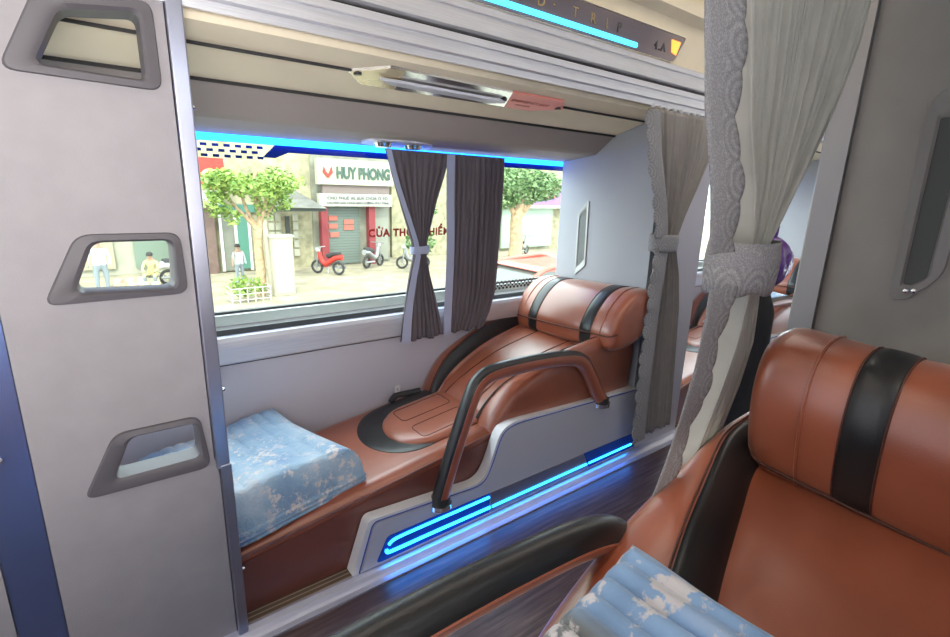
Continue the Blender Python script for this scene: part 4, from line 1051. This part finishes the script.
# motorbikes
def motorbike(label, x, y, rz, m):
    r = ething('motorbike', label, 'motorbike', x, y, -1.6, 'parked motorbikes'); r.rotation_euler = (0, 0, rz)
    for wx in (-0.45, 0.45):
        bm = bmesh.new()
        grid(bm, lambda u, v: Vector((wx + (0.21 + 0.045 * math.cos(2 * PI * v)) * math.cos(2 * PI * u), 0.045 * math.sin(2 * PI * v), 0.255 + (0.21 + 0.045 * math.cos(2 * PI * v)) * math.sin(2 * PI * u))), 24, 8, closeu=True, closev=True)
        w = obj('wheel', bm, M['tyre'], r)
        bm = bmesh.new()
        for k in range(5): a = 2 * PI * k / 5; cyl(bm, (wx, 0, 0.255), (wx + 0.17 * math.cos(a), 0, 0.255 + 0.17 * math.sin(a)), 0.014, 6)
        obj('wheel_spokes', bm, M['silver'], w)
    bm = bmesh.new(); tube(bm, sm([(-0.62, 0, 0.66), (-0.35, 0, 0.62), (-0.08, 0, 0.46), (0.10, 0, 0.38), (0.26, 0, 0.52), (0.34, 0, 0.80)], 6), lambda u: 0.11 - 0.03 * u, 12); obj('body_shell', bm, m, r)
    bm = bmesh.new(); tube(bm, sm([(-0.55, 0, 0.76), (-0.3, 0, 0.75), (0.0, 0, 0.66)], 5), 0.10, 10, flat=0.7); obj('saddle', bm, M['tyre'], r)
    bm = bmesh.new(); cyl(bm, (0.45, 0.05, 0.25), (0.34, 0.05, 0.85), 0.025, 8); cyl(bm, (0.45, -0.05, 0.25), (0.34, -0.05, 0.85), 0.025, 8); cyl(bm, (0.30, -0.32, 0.98), (0.30, 0.32, 0.98), 0.02, 8); cyl(bm, (0.32, 0, 0.8), (0.30, 0, 0.98), 0.03, 8); obj('handlebar', bm, M['silver'], r)
    bm = bmesh.new(); bmesh.ops.create_uvsphere(bm, u_segments=12, v_segments=8, radius=0.09)
    for v in bm.verts: v.co += Vector((0.38, 0, 0.88))
    obj('headlamp', bm, M['white_txt'], r)
    bm = bmesh.new(); cyl(bm, (-0.1, 0.08, 0.3), (-0.16, 0.28, 0.0), 0.015, 6); cyl(bm, (-0.7, -0.12, 0.28), (-0.1, -0.12, 0.25), 0.04, 8); obj('stand_and_exhaust', bm, M['silver'], r)
    return r
motorbike('red and white scooter parked before the left red column', 5.9, 15.6, 2.2, M['red_txt'])
motorbike('grey motorbike parked right of the roller door', 7.85, 16.3, 0.5, M['silver'])
motorbike('silver motorbike parked nearest the pinched curtain', 8.95, 15.4, 2.8, M['silver'])
motorbike('white scooter seen through the right of the middle foothold opening', 1.85, 15.9, 0.3, M['white_txt'])
motorbike('dark motorbike parked at the shopfront right of the window curtains', 15.3, 16.6, 0.4, M['silver'])

# people
def person(label, x, y, rz, pose, shirt, H=1.5, group=None):
    r = ething('person', label, 'person', x, y, -1.6, group); r.rotation_euler = (0, 0, rz); r.scale = (H / 1.7,) * 3
    me = bpy.data.meshes.new('body'); J, E, Rr = pose
    me.from_pydata([Vector(j) for j in J], E, []); o_ = bpy.data.objects.new('body', me); C.objects.link(o_); o_.parent = r
    sk = o_.modifiers.new('skin', 'SKIN'); 
    for i, v in enumerate(me.skin_vertices[0].data): v.radius = (Rr[i], Rr[i]); v.use_root = (i == 0)
    sb_ = o_.modifiers.new('sub', 'SUBSURF'); sb_.levels = 2; sb_.render_levels = 2
    bpy.context.view_layer.update()
    m2 = bpy.data.meshes.new_from_object(o_.evaluated_get(bpy.context.evaluated_depsgraph_get()))
    bpy.data.objects.remove(o_)
    o_ = bpy.data.objects.new('body', m2); C.objects.link(o_); o_.parent = r
    m2.materials.clear()
    for q in (M['skin'], shirt, M['trousers']): m2.materials.append(q)
    hip = J[0][2]; neck = J[2][2]
    for f in m2.polygons:
        z = f.center.z; f.use_smooth = True
        f.material_index = 2 if z < hip + 0.02 and abs(f.center.x) < 0.3 else (1 if z < neck and abs(f.center.x) < 0.27 else 0)
    bm = bmesh.new(); bmesh.ops.create_uvsphere(bm, u_segments=16, v_segments=12, radius=0.105)
    hc = Vector(J[4])
    for v in bm.verts: v.co = Vector((v.co.x, v.co.y * 1.1 + 0.015, max(v.co.z, -0.02) * 1.08 + 0.02)) + hc
    obj('hair', bm, M['hair'], r)
    return r
stand = ([(0, 0, 0.92), (0, 0, 1.15), (0, 0, 1.40), (0, 0, 1.50), (0, 0, 1.60), (0.11, 0, 0.88), (0.12, 0, 0.48), (0.12, 0.02, 0.08), (0.12, -0.12, 0.04), (-0.11, 0, 0.88), (-0.12, 0, 0.48), (-0.12, 0.02, 0.08), (-0.12, -0.12, 0.04),
          (0.18, 0, 1.37), (0.25, 0, 1.12), (0.22, -0.12, 0.92), (-0.18, 0, 1.37), (-0.27, 0, 1.12), (-0.30, -0.06, 0.86), (0, 0, 1.68)],
         [(0, 1), (1, 2), (2, 3), (3, 4), (4, 19), (0, 5), (5, 6), (6, 7), (7, 8), (0, 9), (9, 10), (10, 11), (11, 12), (2, 13), (13, 14), (14, 15), (2, 16), (16, 17), (17, 18)],
         [0.14, 0.13, 0.13, 0.055, 0.095, 0.09, 0.06, 0.045, 0.035, 0.09, 0.06, 0.045, 0.035, 0.06, 0.045, 0.033, 0.06, 0.045, 0.033, 0.08])
sit = ([(0, 0.1, 0.42), (0, 0.06, 0.66), (0, 0.0, 0.92), (0, -0.02, 1.02), (0, -0.05, 1.12), (0.12, 0.05, 0.42), (0.16, -0.35, 0.50), (0.14, -0.32, 0.08), (0.14, -0.44, 0.04), (-0.12, 0.05, 0.42), (-0.16, -0.35, 0.50), (-0.14, -0.32, 0.08), (-0.14, -0.44, 0.04),
        (0.18, 0, 0.88), (0.24, -0.14, 0.66), (0.14, -0.35, 0.60), (-0.18, 0, 0.88), (-0.24, -0.14, 0.66), (-0.14, -0.35, 0.60), (0, -0.05, 1.2)], stand[1], stand[2])
person('person in white shirt and grey trousers standing, seen through the middle foothold opening', 0.02, 14.9, 0.2, stand, M['shirt_white'], 1.62)
person('person in pale yellow top crouching by goods, seen through the middle foothold opening', 1.10, 15.6, -0.3, sit, M['shirt_yellow'], 1.5)
person('person in white shirt standing behind the planter by the tree', 3.05, 14.6, 0.4, stand, M['shirt_white'], 1.35)

# goods seen through the foothold
cols = [(0.8, 0.55, 0.15), (0.75, 0.3, 0.25), (0.8, 0.7, 0.3), (0.7, 0.45, 0.5), (0.85, 0.6, 0.3)]
gm = [mat('goods_colour', c, 0.6) for c in cols]
gl = ['orange', 'red', 'yellow', 'pink', 'amber']
for i in range(8):
    bm = bmesh.new(); k = i % 4 + i // 4
    grid(bm, lambda u, v: Vector(((0.10 + 0.03 * math.sin(PI * v)) * math.cos(2 * PI * u), (0.10 + 0.03 * math.sin(PI * v)) * math.sin(2 * PI * u), 0.30 * v)), 14, 5, closeu=True)
    bmesh.ops.holes_fill(bm, edges=bm.edges[:])
    o = obj('basket', bm, gm[k]); o.location = ex(0.36 + (i % 4) * 0.25, 15.0 + (i // 4) * 0.8 - 0.9 * (i % 4 == 3), -1.6)
    tag(o, '%s goods basket in the %s row on the pavement behind the white-shirted person' % (gl[k], 'front' if i < 4 else 'back'), 'basket', 'goods baskets on the pavement')
bm = bmesh.new()

# red car close to the window
car = thing('car', 'red car parked outside at the right end of the window', 'car', ex(7.25, 6.6, -1.6), None)
def carp(name, pts, y0, y1, m, par):
    return obj(name, plate(bmesh.new(), [rpoly(pts, 0.12, 5)], lambda a, b, d: Vector((a, d, b)), y0, y1), m, par, smooth=False)
carp('car_body', [(-2.1, 0.35), (-2.15, 0.85), (-1.6, 1.02), (1.7, 1.10), (2.15, 0.95), (2.2, 0.35)], 0, 1.75, M['car_red'], car)
cabp = [(-1.3, 1.0), (-0.55, 1.52), (1.0, 1.55), (1.7, 1.08)]
carp('car_cabin', cabp, 0.12, 1.63, M['car_glass'], car)
carp('car_roof', [(-0.75, 1.50), (-0.5, 1.58), (1.0, 1.60), (1.2, 1.50)], 0.10, 1.65, M['car_red'], car)
bm = bmesh.new()
for yy in (0.12, 1.63):
    tube(bm, sm([(-1.4, yy, 0.98), (-0.95, yy, 1.30), (-0.50, yy, 1.55), (0.3, yy, 1.62), (1.0, yy, 1.60), (1.75, yy, 1.10)], 6), 0.055, 8)
    tube(bm, [(0.25, yy, 1.05), (0.25, yy, 1.6)], 0.05, 8)
obj('window_frame', bm, M['car_red'], car)
for wx in (-1.35, 1.4):
    for wy in (0.02, 1.55):
        w = obj('wheel', cyl(bmesh.new(), (wx, wy, 0.33), (wx, wy + 0.2, 0.33), 0.33, 24), M['tyre'], car)
        obj('wheel_hub', cyl(bmesh.new(), (wx, wy - 0.01, 0.33), (wx, wy + 0.21, 0.33), 0.18, 16), M['silver'], w)
